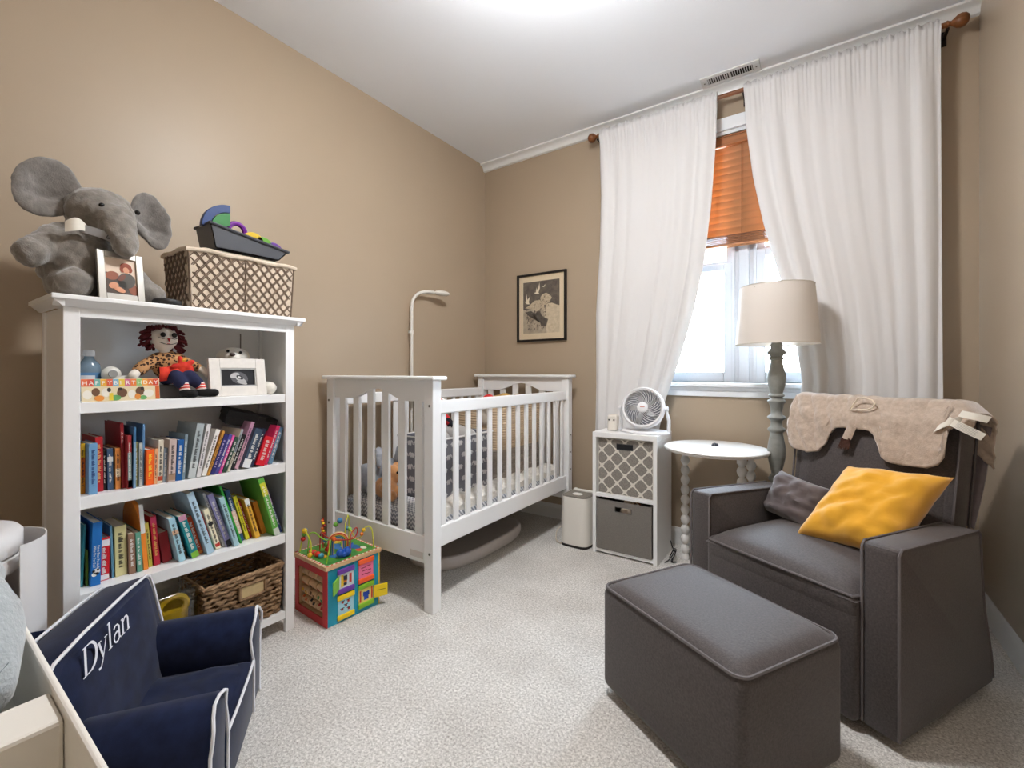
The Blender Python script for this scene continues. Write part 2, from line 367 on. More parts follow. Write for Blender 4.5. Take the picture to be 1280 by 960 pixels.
CURT = translucent('curtain_cloth', (234, 232, 231), (228, 227, 226), .16, .9, bump=.15, bscale=500)
def curtain(name, label, left, right, zb, folds, seed, gather):
    """left / right: tables z -> x of the side edges; folds: number of folds"""
    zt = RZ + .028
    def f(u, v):
        z = lerp(zt, zb, v ** 1.0)
        x = lerp(interp(left, z), interp(right, z), u)
        drop = min(1, max(0, (zt - .05 - z) / .25))
        ph = folds * 2 * PI * (u + .03 * math.sin(3 * v + seed)) + seed
        a = .0125 * (.35 + .65 * drop) * (.55 + .45 * math.sin(5.1 * u + seed * 2))
        y = a * (math.sin(ph) + .5 * math.sin(.47 * ph + 1.7 * seed)) + .011 * mnoise.noise(V((u * 7, z * .35, seed))) + .004 * mnoise.noise(V((u * 26, z * .8, seed)))
        y = max(-.024, min(.024, y))
        fine = (1 - drop) * .006 * math.sin(u * folds * 5 * 2 * PI + seed)
        # sleeve around the rod
        if z > RZ - .035:
            k = (z - (RZ - .035)) / .063
            y = y * (1 - .6 * k) - .016 * math.sin(PI * min(1, max(0, k)))
            z += .006 * math.sin(u * folds * 6 * PI + seed) * max(0, k)
        return (x + .004 * math.sin(ph * 1.0 + 1), RY - .002 + y + fine - .012, z)
    b = MB(); b.grid(f, 120, 60, thick=.0018)
    # back of the rod sleeve
    def g(u, v):
        z = lerp(zt, RZ - .04, v); x = lerp(interp(left, z), interp(right, z), u)
        return (x, RY + .018 * math.sin(PI * v) ** .6 - .012 * (1 - math.sin(PI * v)), z)
    b.grid(g, 40, 6, thick=.0015)
    o = reorigin(tag(b.build(name, CURT, smooth=True, angle=0), label, 'curtain', 'curtains on the wooden rod'), ((left[0][1] + right[0][1]) / 2, RY, zb))
    l = MB(); l.grid(lambda u, v: V(f(.004 + .992 * u, .03 + .965 * v)) + V((0, .0042, 0)), 110, 50)
    l.build('lining', mat('bounce_cut_grey', (150, 150, 152), .95), o, smooth=True, angle=0)  # unseen backing added to cut daylight bouncing onto the window frames
    return o
CL_R = [(.2, -.86), (.70, -.85), (.90, -.812), (.975, -.788), (1.15, -.725), (1.45, -.635), (1.76, -.57), (2.1, -.53), (2.45, -.505), (2.75, -.497)]
CL_L = [(.2, -1.30), (.75, -1.276), (1.0, -1.27), (1.5, -1.268), (1.95, -1.235), (2.3, -1.225), (2.75, -1.24)]
curtain('curtain', 'white curtain panel tied narrower, hanging behind the cube shelf with the fan', CL_L, CL_R, .06, 7, 1.3, .5)
CR_L = [(.2, -.06), (.95, -.085), (1.05, -.075), (1.2, -.095), (1.45, -.135), (1.7, -.20), (1.95, -.262), (2.2, -.31), (2.5, -.345), (2.75, -.357)]
CR_R = [(.2, .475), (.99, .478), (2.0, .472), (2.75, .468)]
curtain('curtain', 'broad white curtain panel hanging behind the grey armchair and the floor lamp', CR_L, CR_R, .06, 8, 4.1, .5)

bl = thing('window_blind', 'orange-brown wooden slat blind lowered halfway down the window', 'blind', (-.38, YB + .035, 2.53))
BW = translucent('blind_wood', (192, 138, 94), (222, 164, 112), .26, .5, var=.18, stretch=(.08, 1, 1), vscale=50)
BWD = mat('blind_wood_valance', (170, 106, 58), .4, var=.22, stretch=(.08, 1, 1), vscale=50)
bx0, bx1 = WX0 + .024, WX1 - .024; bc = (bx0 + bx1) / 2
MB().box((bc, YB + .005, 2.50), (bx1 - bx0, .012, .062), bev=.003).box((bc, YB + .0, 2.525), (bx1 - bx0, .018, .008), bev=.002).box((bc, YB + .0, 2.474), (bx1 - bx0, .018, .007), bev=.002).build('valance', BWD, bl, smooth=False)
MB().box((bc, YB + .035, 2.505), (bx1 - bx0, .045, .045)).build('headrail', BWD, bl, smooth=False)
sm = None
zs = [2.45 - i * .0415 for i in range(13)]
for i, z in enumerate(zs):
    a = math.radians(70)
    if sm is None:
        def sl(u, v):
            q = (v - .5) * .05; cr = .0016 * (1 - (2 * v - 1) ** 2)
            return (lerp(bx0, bx1, u) - bc, q * math.cos(a) + cr, -q * math.sin(a))
        o = MB().grid(sl, 2, 6, thick=.0028).build('slat', BW, bl, world=False); o.data.transform(Matrix.Translation((0, 0, 0))); sm = o.data
    else:
        o = bpy.data.objects.new('slat', sm); COL.objects.link(o); o.parent = bl
    o.location = (bc + .38, 0, z - 2.53)
for i in range(7):
    z = 1.882 + i * .0085
    MB().box((bc, YB + .036 + .002 * (i % 2), z), (bx1 - bx0, .05, .0035), rot=(.06, 0, 0)).build('slat', BWD, bl, smooth=False)
MB().box((bc, YB + .036, 1.872), (bx1 - bx0, .052, .012), bev=.003).build('bottom_rail', BWD, bl, smooth=False)
for x in (-.80, -.385, .04):
    MB().tube([(x, YB + .012, 2.47), (x, YB + .012, 1.868)], .0012, 5).tube([(x, YB + .062, 2.47), (x, YB + .062, 1.868)], .0012, 5).build('ladder_cord', mat('cord_brown', (128, 84, 52), .8), bl)

# ------------------------------------------------------------------ bookcase
BC = thing('bookcase', 'white wooden bookcase with four shelves beside the crib', 'bookcase', (-2.0, .70, 0))
WP = mat('white_lacquer', (238, 238, 238), .32, spec=.5)
bxf, bxb, by0, by1 = -1.861, -2.14, .343, 1.057
def p(name, fill, m=WP, par=None, **k):
    b = MB(); fill(b); return b.build(name, m, par, smooth=k.pop('smooth', False), **k)
for y in (by0, by1 - .019):
    p('side_panel', lambda b: b.b2(bxb + .02, bxf - .019, y + .006, y + .016, .05, 1.296), par=BC)
for y in (by0, by1 - .038):
    p('front_stile', lambda b: b.b2(bxf - .019, bxf, y, y + .038, 0, 1.297, .0015), par=BC)
    yy = y if y == by0 else by1 - .022
    p('back_post', lambda b: b.b2(bxb, bxb + .03, yy, yy + .022, 0, 1.297, .0015), par=BC)
p('top_rail', lambda b: b.b2(bxf - .017, bxf - .001, by0 + .038, by1 - .038, 1.268, 1.297, .001), par=BC)
p('back_panel', lambda b: (b.b2(bxb + .004, bxb + .012, by0 + .02, by1 - .02, .05, 1.297), [b.b2(bxb + .012, bxb + .0125, by0 + .02, by1 - .02, z, z + .003) for z in (1.2,)]), par=BC)
def crown(b):
    b.b2(bxb - .005, bxf + .031, by0 - .03, by1 + .033, 1.316, 1.331, .0025)
    prof = [(0, 0), (.006, 0), (.014, .008), (.022, .015), (.026, .0195), (0, .0195)]
    for o, d, L_ in (((bxf, by0 - .024, 1.297), (1, 0, 0), by1 - by0 + .05),):
        M = frame_mat(o, d, (0, 0, 1)); zz = M.to_3x3() @ V((0, 0, 1)); b.prism(prof, L_ * (1 if zz.y > 0 else -1), M)
    for y, d in ((by0, -1), (by1, 1)):
        M = frame_mat((bxb, y, 1.297), (0, d, 0), (0, 0, 1)); zz = M.to_3x3() @ V((0, 0, 1)); b.prism(prof, (bxf - bxb + .022) * (1 if zz.x > 0 else -1), M)
p('crown_top', crown, par=BC)
SHZ = [1.006, .715, .417, .088]
for z, th in zip(SHZ, (.034, .038, .039, .03)):
    p('shelf', lambda b: b.b2(bxb + .013, bxf - .004, by0 + .018, by1 - .018, z - th, z, .0015), par=BC)
p('cable_gap', lambda b: b.b2(bxb + .013, bxb + .016, by1 - .10, by1 - .096, 1.01, 1.27), mat('gap_dark', (120, 116, 110), .8), par=BC)

# ------------------------------------------------------------------ crib
CR = thing('crib', 'white slatted baby crib with arched head and foot boards', 'crib', (-1.85, 2.16, 0))
WC = mat('crib_white', (238, 238, 238), .36, spec=.5)
cx0, cx1, cy0, cy1 = -2.255, -1.443, 1.467, 2.85
def endpanel(y0, y1, face):
    for x in (cx0, cx1 - .056):
        p('post', lambda b: b.b2(x, x + .056, y0, y1, 0, 1.062, .003), WC, CR)
    xa, xb = cx0 + .056, cx1 - .056; ym = (y0 + y1) / 2
    p('cap_rail', lambda b: b.b2(cx0 - .022, cx1 + .022, y0 - .02, y1 + .02, 1.062, 1.081, .006), WC, CR)
    n = 20; poly = [(xa, 1.062), (xb, 1.062), (xb, .962)]
    w_ = xb - xa
    for i in range(n + 1):
        u = 1 - i / n; d = abs(u - .5) * 2
        h = .962 + .056 * (0 if d > .62 else .5 + .5 * math.cos(PI * d / .62))
        poly.append((xa + w_ * u, h))
    poly.append((xa, .962))
    b = MB(); b.prism(poly, .03, frame_mat((0, ym + .015, 0), (1, 0, 0), (0, 0, 1))); b.build('arched_rail', WC, CR, smooth=False)
    p('bottom_rail', lambda b: b.b2(xa, xb, ym - .015, ym + .015, .212, .338, .004), WC, CR)
    for i in range(6):
        x = xa + .057 + (i) * (w_ - .114) / 5
        u = (x - xa) / w_; d = abs(u - .5) * 2; h = .962 + .056 * (0 if d > .62 else .5 + .5 * math.cos(PI * d / .62))
        p('slat', lambda b: b.b2(x - .0235, x + .0235, ym - .008, ym + .008, .337, h + .004, .002), WC, CR)
endpanel(cy0, cy0 + .055, 1); endpanel(cy1 - .055, cy1, -1)
ya, yb_ = cy0 + .055, cy1 - .055
for x0, x1, zt in ((cx1 - .045, cx1 - .015, .966), (cx0 + .012, cx0 + .042, .978)):
    xm = (x0 + x1) / 2
    p('side_top_rail', lambda b: b.b2(x0, x1, ya, yb_, zt - .062, zt, .006), WC, CR)
    p('side_bottom_rail', lambda b: b.b2(x0, x1, ya, yb_, .284, .378, .005), WC, CR)
    sd = None
    for i in range(14):
        y = ya + .043 + i * (yb_ - ya - .086) / 13
        if sd is None:
            o = p('slat', lambda b: b.box((0, 0, (.377 + zt - .061) / 2), (.014, .034, zt - .061 - .377), bev=.004), WC, CR, world=False); sd = o.data
        else: o = bpy.data.objects.new('slat', sd); COL.objects.link(o); o.parent = CR
        o.location = V((xm, y, 0)) - CR.location
BOLT = mat('bolt_steel', (120, 118, 114), .35, 1)
for x, y, z, r in [(cx1 - .02, cy0 - .001, .945, 0), (cx1 - .02, cy0 - .001, .27, 0), (cx0 + .02, cy0 - .001, .945, 0), (cx0 + .02, cy0 - .001, .27, 0)]:
    MB().cyl((x, y, z), .006, .004, rot=(PI / 2, 0, 0), seg=12).build('bolt', BOLT, CR)
for z in (.42, .54, .66): MB().cyl((cx1 + .001, cy1 - .028, z), .005, .004, rot=(0, PI / 2, 0), seg=10).build('bolt', BOLT, CR)
p('warning_plate', lambda b: b.b2(cx1 - .16, cx1 - .075, cy0 + .0108, cy0 + .0122, .232, .262), mat('plate_pale', (205, 203, 199), .5), CR)
p('mattress_deck', lambda b: b.b2(cx0 + .045, cx1 - .048, ya + .004, yb_ - .004, .288, .305), mat('deck_grey', (96, 94, 92), .8), CR)

# mattress and bedding
SHEET = mat('chevron_sheet', (224, 224, 226), .9)
def chevron(m, ca, cb, scale, axes):
    N = m.node_tree.nodes; L = m.node_tree.links
    tc = N.new('ShaderNodeTexCoord'); sp = N.new('ShaderNodeSeparateXYZ'); L.new(tc.outputs['Object'], sp.inputs[0])
    def mth(op, a, b=None):
        n = N.new('ShaderNodeMath'); n.operation = op
        for k, v_ in ((0, a), (1, b)):
            if v_ is None: continue
            if isinstance(v_, (int, float)): n.inputs[k].default_value = v_
            else: L.new(v_, n.inputs[k])
        return n.outputs[0]
    a = mth('MULTIPLY', sp.outputs[axes[0]], scale); z = mth('PINGPONG', a, .5)
    b_ = mth('ADD', mth('MULTIPLY', sp.outputs[axes[1]], scale), mth('MULTIPLY', sp.outputs[2], scale))
    fr = mth('FRACT', mth('ADD', mth('MULTIPLY', b_, 1.0), mth('MULTIPLY', z, 1.2)))
    gt = mth('GREATER_THAN', fr, .5)
    mx = N.new('ShaderNodeMixRGB'); mx.inputs[1].default_value = lin(ca); mx.inputs[2].default_value = lin(cb)
    L.new(gt, mx.inputs[0]); L.new(mx.outputs[0], N['Principled BSDF'].inputs['Base Color'])
chevron(SHEET, (222, 222, 224), (146, 149, 157), 44, (0, 1))
mt = thing('crib_mattress', 'crib mattress in a grey and white zigzag sheet inside the crib', 'mattress', (-1.85, 2.16, .306))
MB().b2(cx0 + .055, cx1 - .06, ya + .012, yb_ - .012, .306, .412, .03, 4).build('sheet_covered_core', SHEET, mt)
QUILT = mat('quilt_cream', (222, 217, 208), .95, var=.16, vscale=60, bump=.5, bscale=90, bdist=.004)
def quilt(u, v):
    y = lerp(ya + .05, yb_ - .03, u); x = lerp(cx1 - .068, cx1 - .21, v)
    z = .417 + .035 * math.sin(PI * v) ** .7 + .012 * math.sin(u * 41) * math.sin(PI * v) + .014 * mnoise.noise(V((u * 9, v * 2, 3)))
    if v < .25: z = lerp(.375, z, v / .25); x = cx1 - .0635 + .002 * math.sin(u * 41)
    return (x, y, z)
tag(MB().grid(quilt, 80, 10, thick=.004).build('quilt', QUILT), 'cream quilt rolled along the front slats of the crib', 'quilt')

# ------------------------------------------------------------------ glider armchair (local frame: +x chair's width, +y backwards)
GR = mat('charcoal_tweed', (76, 69, 68), .66, spec=.4, var=.28, vscale=170, bump=.5, bscale=420, bdist=.002, sheen=.16, detail=3)
PIPE = mat('charcoal_piping', (98, 92, 92), .8)
def LM(t): return WM[t.name]
G = thing('glider_armchair', 'dark grey upholstered glider armchair under the curtain', 'armchair', (-.138, 1.868, 0), rotz=math.radians(-30))
def lp(name, fill, m, par, **k):
    b = MB(); fill(b); return b.build(name, m, par, world=False, **k)
for sx in (-1, 1):
    prof = [(0, .03), (0, .578), (.012, .588), (.50, .572), (.515, .56), (.525, .45), (.545, .30), (.60, .14), (.615, .06), (.612, .03)]
    b = MB(); M = frame_mat((sx * .328 - .0475, 0, 0), (0, 1, 0), (0, 0, 1)); b.prism(prof, .095, M, bev=.012); b.build('arm', GR, G, world=False)
    for xx in (sx * .328 - .047, sx * .328 + .047):
        b = MB(); b.tube([(xx, y - .001 if y < .01 else y, z) for y, z in [(.001, .04), (.001, .572)] + [(.014, .587)] + [(.25, .579), (.495, .571), (.511, .558), (.521, .45), (.540, .30), (.592, .14), (.607, .05)]], .0042, 6); b.build('piping', PIPE, G, world=False)
lp('front_skirt', lambda b: b.box((0, .010, .213), (.552, .07, .372), bev=.02, seg=3), GR, G)
lp('seat_base', lambda b: b.box((0, .31, .20), (.545, .50, .30), bev=.01), GR, G)
def seat(b):
    def top(u, v):
        x, y = 2 * u - 1, 2 * v - 1
        k = max(0, (1 - abs(x) ** 6) * (1 - abs(y) ** 6)) ** .5
        return (x * .278, .262 + y * .288, .40 + .055 * k + .018 * k * (1 - x * x) * (1 - y * y))
    b.box((0, .262, .375), (.552, .575, .075), bev=.02, seg=3); b.grid(top, 22, 22)
lp('seat_cushion', seat, GR, G)
lp('seat_piping', lambda b: b.tube([(-.272, .2, .414), (-.274, .01, .412), (-.264, -.018, .412), (-.2, -.0245, .414), (0, -.027, .414), (.2, -.0245, .414), (.264, -.018, .412), (.274, .01, .412), (.272, .2, .414)], .0048, 6), PIPE, G)
bt_ = math.radians(-9)
BK = Matrix.Translation((0, .535, .42)) @ Euler((bt_, 0, 0)).to_matrix().to_4x4()
def back(b):
    t = MB(); poly = [(-.285, -.12), (.285, -.12), (.293, .525), (.285, .548), (.25, .556), (-.25, .556), (-.285, .548), (-.293, .525)]
    t.prism(poly, .13, Matrix.Translation((0, .13, 0)) @ Euler((PI / 2, 0, 0)).to_matrix().to_4x4(), bev=.022)
    def bul(u, v):
        x, y = 2 * u - 1, 2 * v - 1; k = max(0, (1 - x ** 6) * (1 - y ** 6)) ** .5
        return (x * .26, -.0 - .025 * k, .20 + y * .29)
    t.grid(bul, 16, 16); t.bm.transform(BK); me = bpy.data.meshes.new('q'); t.bm.to_mesh(me); b.bm.from_mesh(me)
lp('backrest', back, GR, G)
for yy in (.0, .13):
    b = MB(); b.tube([BK @ V(q) for q in [(-.286, yy, -.05), (-.293, yy, .525), (-.284, yy, .547), (-.25, yy, .555), (.25, yy, .555), (.284, yy, .547), (.293, yy, .525), (.286, yy, -.05)]], .0042, 6); b.build('back_piping', PIPE, G, world=False)

# ottoman
O = thing('ottoman', 'dark grey upholstered ottoman standing in front of the glider armchair', 'ottoman', (-.283, 1.494, 0), rotz=math.radians(-30))
def otto(b):
    b.box((0, 0, .1955), (.545, .415, .345), bev=.028, seg=4)
    def top(u, v):
        x, y = 2 * u - 1, 2 * v - 1; k = max(0, (1 - abs(x) ** 8) * (1 - abs(y) ** 8)) ** .5
        return (x * .262, y * .197, .362 + .026 * k)
    b.grid(top, 24, 20)
lp('body', otto, GR, O)
def rrect(w_, d, r, z, n=5):
    pts = []
    for cx, cy, a0 in ((w_ - r, d - r, 0), (-w_ + r, d - r, PI / 2), (-w_ + r, -d + r, PI), (w_ - r, -d + r, 1.5 * PI)):
        pts += [(cx + r * math.cos(a0 + i * PI / 2 / n), cy + r * math.sin(a0 + i * PI / 2 / n), z) for i in range(n + 1)]
    return pts
lp('piping', lambda b: b.tube(rrect(.268, .203, .035, .3655), .0048, 6, closed=True), PIPE, O)
lp('foot_base', lambda b: b.cyl((0, 0, .012), .17, .024, seg=28), mat('dark_base', (40, 36, 34), .6), O)

# ------------------------------------------------------------------ small navy child's armchair
NV = mat('navy_twill', (21, 29, 56), .95, spec=.15, var=.3, vscale=30, bump=.25, bscale=500, bdist=.001, sheen=.15)
NVD = NV
WPIPE = mat('white_piping', (222, 222, 226), .8)
K = thing('child_armchair', "navy blue child's fabric armchair with white piping in front of the bookcase", 'armchair', (-1.378, .622, 0), rotz=math.radians(143.6))
def rolled_arm(sx):
    """outline of an arm's end, extruded backwards"""
    xo, xi = .275, .145
    pts = [(xo - .01, .006), (xo, .03), (xo + .004, .21)] + [(.212 + .068 * math.cos(a), .243 + .068 * math.sin(a)) for a in [i * PI / 8 for i in range(0, 9)]] + [(xi - .002, .21), (xi + .006, .17), (xi + .01, .006)]
    return [(sx * x, z) for x, z in pts]
for sx in (-1, 1):
    pts = rolled_arm(sx)
    b = MB(); M = frame_mat((0, 0, 0), (1, 0, 0), (0, 0, 1)); zz = (M.to_3x3() @ V((0, 0, 1))).y
    b.prism(pts, .36 * (1 if zz > 0 else -1), M, bev=.014)
    for v_ in b.bm.verts:
        v_.co.z += .008 * mnoise.noise(v_.co * 9)
    b.build('arm', NV, K, world=False)
    b = MB(); b.tube([(x * 1.004, -.001 + .004 * math.sin(i * 1.3), z + .001) for i, (x, z) in enumerate(pts[:])], .0042, 6, closed=False); b.build('piping', WPIPE, K, world=False)
def kseat(b):
    b.box((0, .16, .095), (.30, .33, .178), bev=.02, seg=3)
    def top(u, v):
        x, y = 2 * u - 1, 2 * v - 1; k = max(0, (1 - x ** 4) * (1 - y ** 4)) ** .5
        return (x * .145, .165 + y * .165, .17 + .028 * k + .008 * mnoise.noise(V((x * 3, y * 3, 1))))
    b.grid(top, 18, 18)
lp('seat', kseat, NV, K)
lp('seat_piping', lambda b: b.tube([(-.15, -.004, .175), (-.06, -.009, .182), (.06, -.009, .182), (.15, -.004, .175)], .004, 6), WPIPE, K)
kb = math.radians(-11); KB = Matrix.Translation((0, .246, .14)) @ Matrix.Diagonal((1.13, 1, 1, 1)) @ Euler((kb, 0, 0)).to_matrix().to_4x4()
def kback(b):
    t = MB(); poly = [(-.232, -.08), (.232, -.08), (.226, .28), (.220, .315), (.20, .326), (.1, .332), (-.1, .332), (-.20, .326), (-.220, .315), (-.226, .28)]
    t.prism(poly, .115, Matrix.Translation((0, .115, 0)) @ Euler((PI / 2, 0, 0)).to_matrix().to_4x4(), bev=.012)
    def bul(u, v):
        x, y = 2 * u - 1, 2 * v - 1; k = max(0, (1 - x ** 4) * (1 - y ** 4)) ** .5
        return (x * .20, .002 - .020 * k + .004 * mnoise.noise(V((x * 3, y * 3, 5))) * k, .14 + y * .17)
    t.grid(bul, 18, 18); t.bm.transform(KB); me = bpy.data.meshes.new('q'); t.bm.to_mesh(me); b.bm.from_mesh(me)
lp('backrest', kback, NV, K)
for yy in (0.0, .115):
    b = MB(); b.tube([KB @ V(q) for q in [(-.23, yy, .02), (-.226, yy, .28), (-.219, yy, .316), (-.20, yy, .327), (-.1, yy, .333), (.1, yy, .333), (.20, yy, .327), (.219, yy, .316), (.226, yy, .28), (.23, yy, .02)]], .0042, 6); b.build('piping', WPIPE, K, world=False)
lp('carry_strap', lambda b: b.grid(lambda u, v: KB @ V((lerp(-.125, .015, u), .116 + .05 * math.sin(PI * u), .305 + .026 * (v - .5) + .034 * math.sin(PI * u))), 14, 2, thick=.003), NV, K)
# embroidered name, slanted serif letters drawn as strokes
EMB = mat('embroidery_white', (226, 226, 232), .7, bump=.3, bscale=900)
def letters_dylan(b, M):
    sh = lambda pts: [(x + .28 * y, y) for x, y in pts]
    def st(pts, w_): b.ribbon(sh(pts), w_, M=M)
    def arc(cx, cy, rx, ry, a0, a1, n=10): return [(cx + rx * math.cos(a0 + (a1 - a0) * i / n), cy + ry * math.sin(a0 + (a1 - a0) * i / n)) for i in range(n + 1)]
    # D
    st([(.10, 0), (.10, .70)], .10); st([(-.02, .0), (.30, .0)], .035); st([(-.02, .70), (.30, .70)], .035)
    st([(.28, .70)] + arc(.28, .35, .32, .35, PI / 2, -PI / 2, 14)[1:-1] + [(.28, 0)], [.035] + [.05 + .06 * math.sin(PI * i / 14) for i in range(1, 14)] + [.035])
    # y
    x0 = .72; st([(x0, .46), (x0 + .17, .02)], .085); st([(x0 + .36, .46), (x0 + .15, -.06), (x0 + .05, -.20), (x0 - .06, -.20)], [.03, .04, .05, .07]); st([(x0 - .07, .46), (x0 + .11, .46)], .03); st([(x0 + .27, .46), (x0 + .43, .46)], .03)
    # l
    x0 = 1.26; st([(x0, .0), (x0, .72)], .085); st([(x0 - .10, .015), (x0 + .11, .015)], .03); st([(x0 - .10, .70), (x0 + .03, .72)], .03)
    # a
    x0 = 1.46; st(arc(x0 + .16, .13, .15, .135, 0, 2 * PI, 16), .055); st([(x0 + .02, .40), (x0 + .10, .46), (x0 + .22, .45), (x0 + .29, .37), (x0 + .29, .08), (x0 + .38, .01)], [.06, .05, .05, .08, .08, .04])
    # n
    x0 = 1.96; st([(x0, 0), (x0, .46)], .085); st([(x0 - .09, .012), (x0 + .10, .012)], .03); st([(x0 - .09, .45), (x0 + .02, .46)], .03)
    st([(x0 + .03, .34), (x0 + .13, .44), (x0 + .24, .44), (x0 + .30, .35), (x0 + .30, 0)], [.04, .05, .06, .085, .085]); st([(x0 + .20, .012), (x0 + .40, .012)], .03)
s_ = .083
b = MB(); M = KB @ Matrix.Translation((-.162, -.0195, .256)) @ Euler((PI / 2, 0, 0)).to_matrix().to_4x4() @ Matrix.Scale(s_, 4)
letters_dylan(b, M)
b.build('embroidered_name', EMB, K, world=False, smooth=False)

# ------------------------------------------------------------------ cube shelf, its bins
CS = thing('cube_shelf', 'white two-cube shelf unit standing under the curtain', 'shelf', (-.952, 2.745, 0))
qx0, qx1, qy0, qy1, qh = -1.150, -.757, 2.545, 2.845, .735
p('side_panel', lambda b: b.b2(qx0, qx0 + .022, qy0, qy1, 0, qh - .03, .0015), WP, CS)
p('side_panel', lambda b: b.b2(qx1 - .022, qx1, qy0, qy1, 0, qh - .03, .0015), WP, CS)
p('top_board', lambda b: b.b2(qx0, qx1, qy0, qy1, qh - .03, qh, .0015), WP, CS)
p('middle_shelf', lambda b: b.b2(qx0 + .022, qx1 - .022, qy0 + .003, qy1, .345, .365), WP, CS)
p('bottom_shelf', lambda b: b.b2(qx0 + .022, qx1 - .022, qy0 + .003, qy1, .012, .03), WP, CS)
p('back_panel', lambda b: b.b2(qx0 + .022, qx1 - .022, qy1 - .008, qy1 - .002, .03, qh - .03), WP, CS)
def fabric_bin(name, label, z0, z1, m, y0):
    t = thing(name, label, 'storage bin', (-.952, 2.74, z0)); xa, xb = qx0 + .030, qx1 - .030; ye = qy1 - .03; th = .004
    hz = z1 - .045
    def fr(b):
        if name == 'patterned_bin': b.b2(xa, xb, y0, y0 + th, z0, z1); return
        b.b2(xa, xb, y0, y0 + th, z0, hz - .016); b.b2(xa, xb, y0, y0 + th, hz + .016, z1)
        b.b2(xa, (xa + xb) / 2 - .05, y0, y0 + th, hz - .016, hz + .016); b.b2((xa + xb) / 2 + .05, xb, y0, y0 + th, hz - .016, hz + .016)
    p('front_panel', fr, m, t)
    p('body', lambda b: (b.b2(xa, xa + th, y0 + th, ye, z0, z1), b.b2(xb - th, xb, y0 + th, ye, z0, z1), b.b2(xa, xb, ye - th, ye, z0, z1), b.b2(xa + th, xb - th, y0 + th, ye - th, z0, z0 + th)), m, t)
    x_ = (xa + xb) / 2
    p('handle_rim', lambda b: b.tube([(x_ - .05, y0 - .0012, hz - .016), (x_ + .05, y0 - .0012, hz - .016), (x_ + .05, y0 - .0012, hz + .016), (x_ - .05, y0 - .0012, hz + .016)], .0028, 5, closed=True), mat('bin_trim', (44, 44, 48), .6) if name == 'patterned_bin' else mat('bin_trim_grey', (112, 108, 104), .7), t)
    if name == 'patterned_bin': MB().b2(x_ - .05, x_ + .05, y0 - .0018, y0 - .0004, hz - .016, hz + .016).build('slot_shade_panel', mat('slot_shade', (22, 22, 26), .8), t, smooth=False)  # solid dark panel instead of a hole, the slot's shade is painted
    return t, xa, xb
TWG = mat('grey_bin_cloth', (122, 117, 111), .95, var=.14, vscale=300, bump=.3, bscale=400, bdist=.001)
pb_, xa, xb = fabric_bin('patterned_bin', 'grey fabric bin with white trellis pattern, upper cube', .3665, .6985, mat('trellis_white', (222, 216, 205), .9), 2.568)
def trellis(b):
    y = 2.5674; wd, z0, z1 = xb - xa, .0, .331; pw = .0965
    def quat(r):
        pts = []
        for q in range(4):
            for k in range(9):
                a_ = -1.15 + 2.30 * k / 8
                lx, ly = .5 + .42 * math.cos(a_), .46 * math.sin(a_)
                if k == 4: lx += .06
                c_, s_ = math.cos(q * PI / 2), math.sin(q * PI / 2); pts.append((r * (lx * c_ - ly * s_), r * (lx * s_ + ly * c_)))
        return pts
    base = quat(pw / 2 * .80)
    for j in range(-1, 9):
        for i in range(-1, 5):
            cx, cz = .022 + i * pw + (pw / 2 if j % 2 else 0), .020 + j * pw / 2
            pts = [(min(wd - .002, max(.002, cx + x)), min(z1 - .002, max(z0 + .002, cz + z))) for x, z in base]
            if cx < -pw / 2 + .004 or cx > wd + pw / 2 - .004 or cz < -pw / 2 + .004 or cz > z1 + pw / 2 - .004: continue
            clean = []
            for q in pts:
                if not clean or math.hypot(q[0] - clean[-1][0], q[1] - clean[-1][1]) > 1e-4: clean.append(q)
            if len(clean) > 3 and math.hypot(clean[0][0] - clean[-1][0], clean[0][1] - clean[-1][1]) < 1e-4: clean.pop()
            if len(clean) > 2: b.prism(clean, .0006, frame_mat((xa, y, .3665), (1, 0, 0), (0, 0, 1)))
b = MB(); trellis(b); stuff(b.build('trellis_print', mat('trellis_grey', (134, 128, 121), .95, var=.28, vscale=150), pb_, smooth=False))
gb_, _, _ = fabric_bin('grey_bin', 'plain grey fabric bin pulled slightly out of the lower cube', .0315, .33, TWG, 2.542)
# toy showing over the rim of the lower bin
tv = thing('soft_toy', 'small pale soft toy peeking over the rim of the plain grey bin', 'toy', (-.93, 2.60, .25))
MB().ell((-.945, 2.60, .317), (.026, .022, .018)).ell((-.955, 2.595, .25), (.035, .03, .06)).build('body', mat('toy_cream', (222, 205, 184), .9), tv)
MB().tube(bez([(-.925, 2.59, .30), (-.90, 2.575, .338), (-.875, 2.566, .334), (-.86, 2.58, .30)]), .006, 6).build('ribbon_loop', mat('toy_cream', (222, 205, 184), .9), tv)
MB().tube(bez([(-.905, 2.59, .29), (-.885, 2.568, .336), (-.862, 2.564, .331), (-.85, 2.58, .29)]), .005, 6).build('arm', mat('toy_brown', (120, 88, 62), .9), tv)

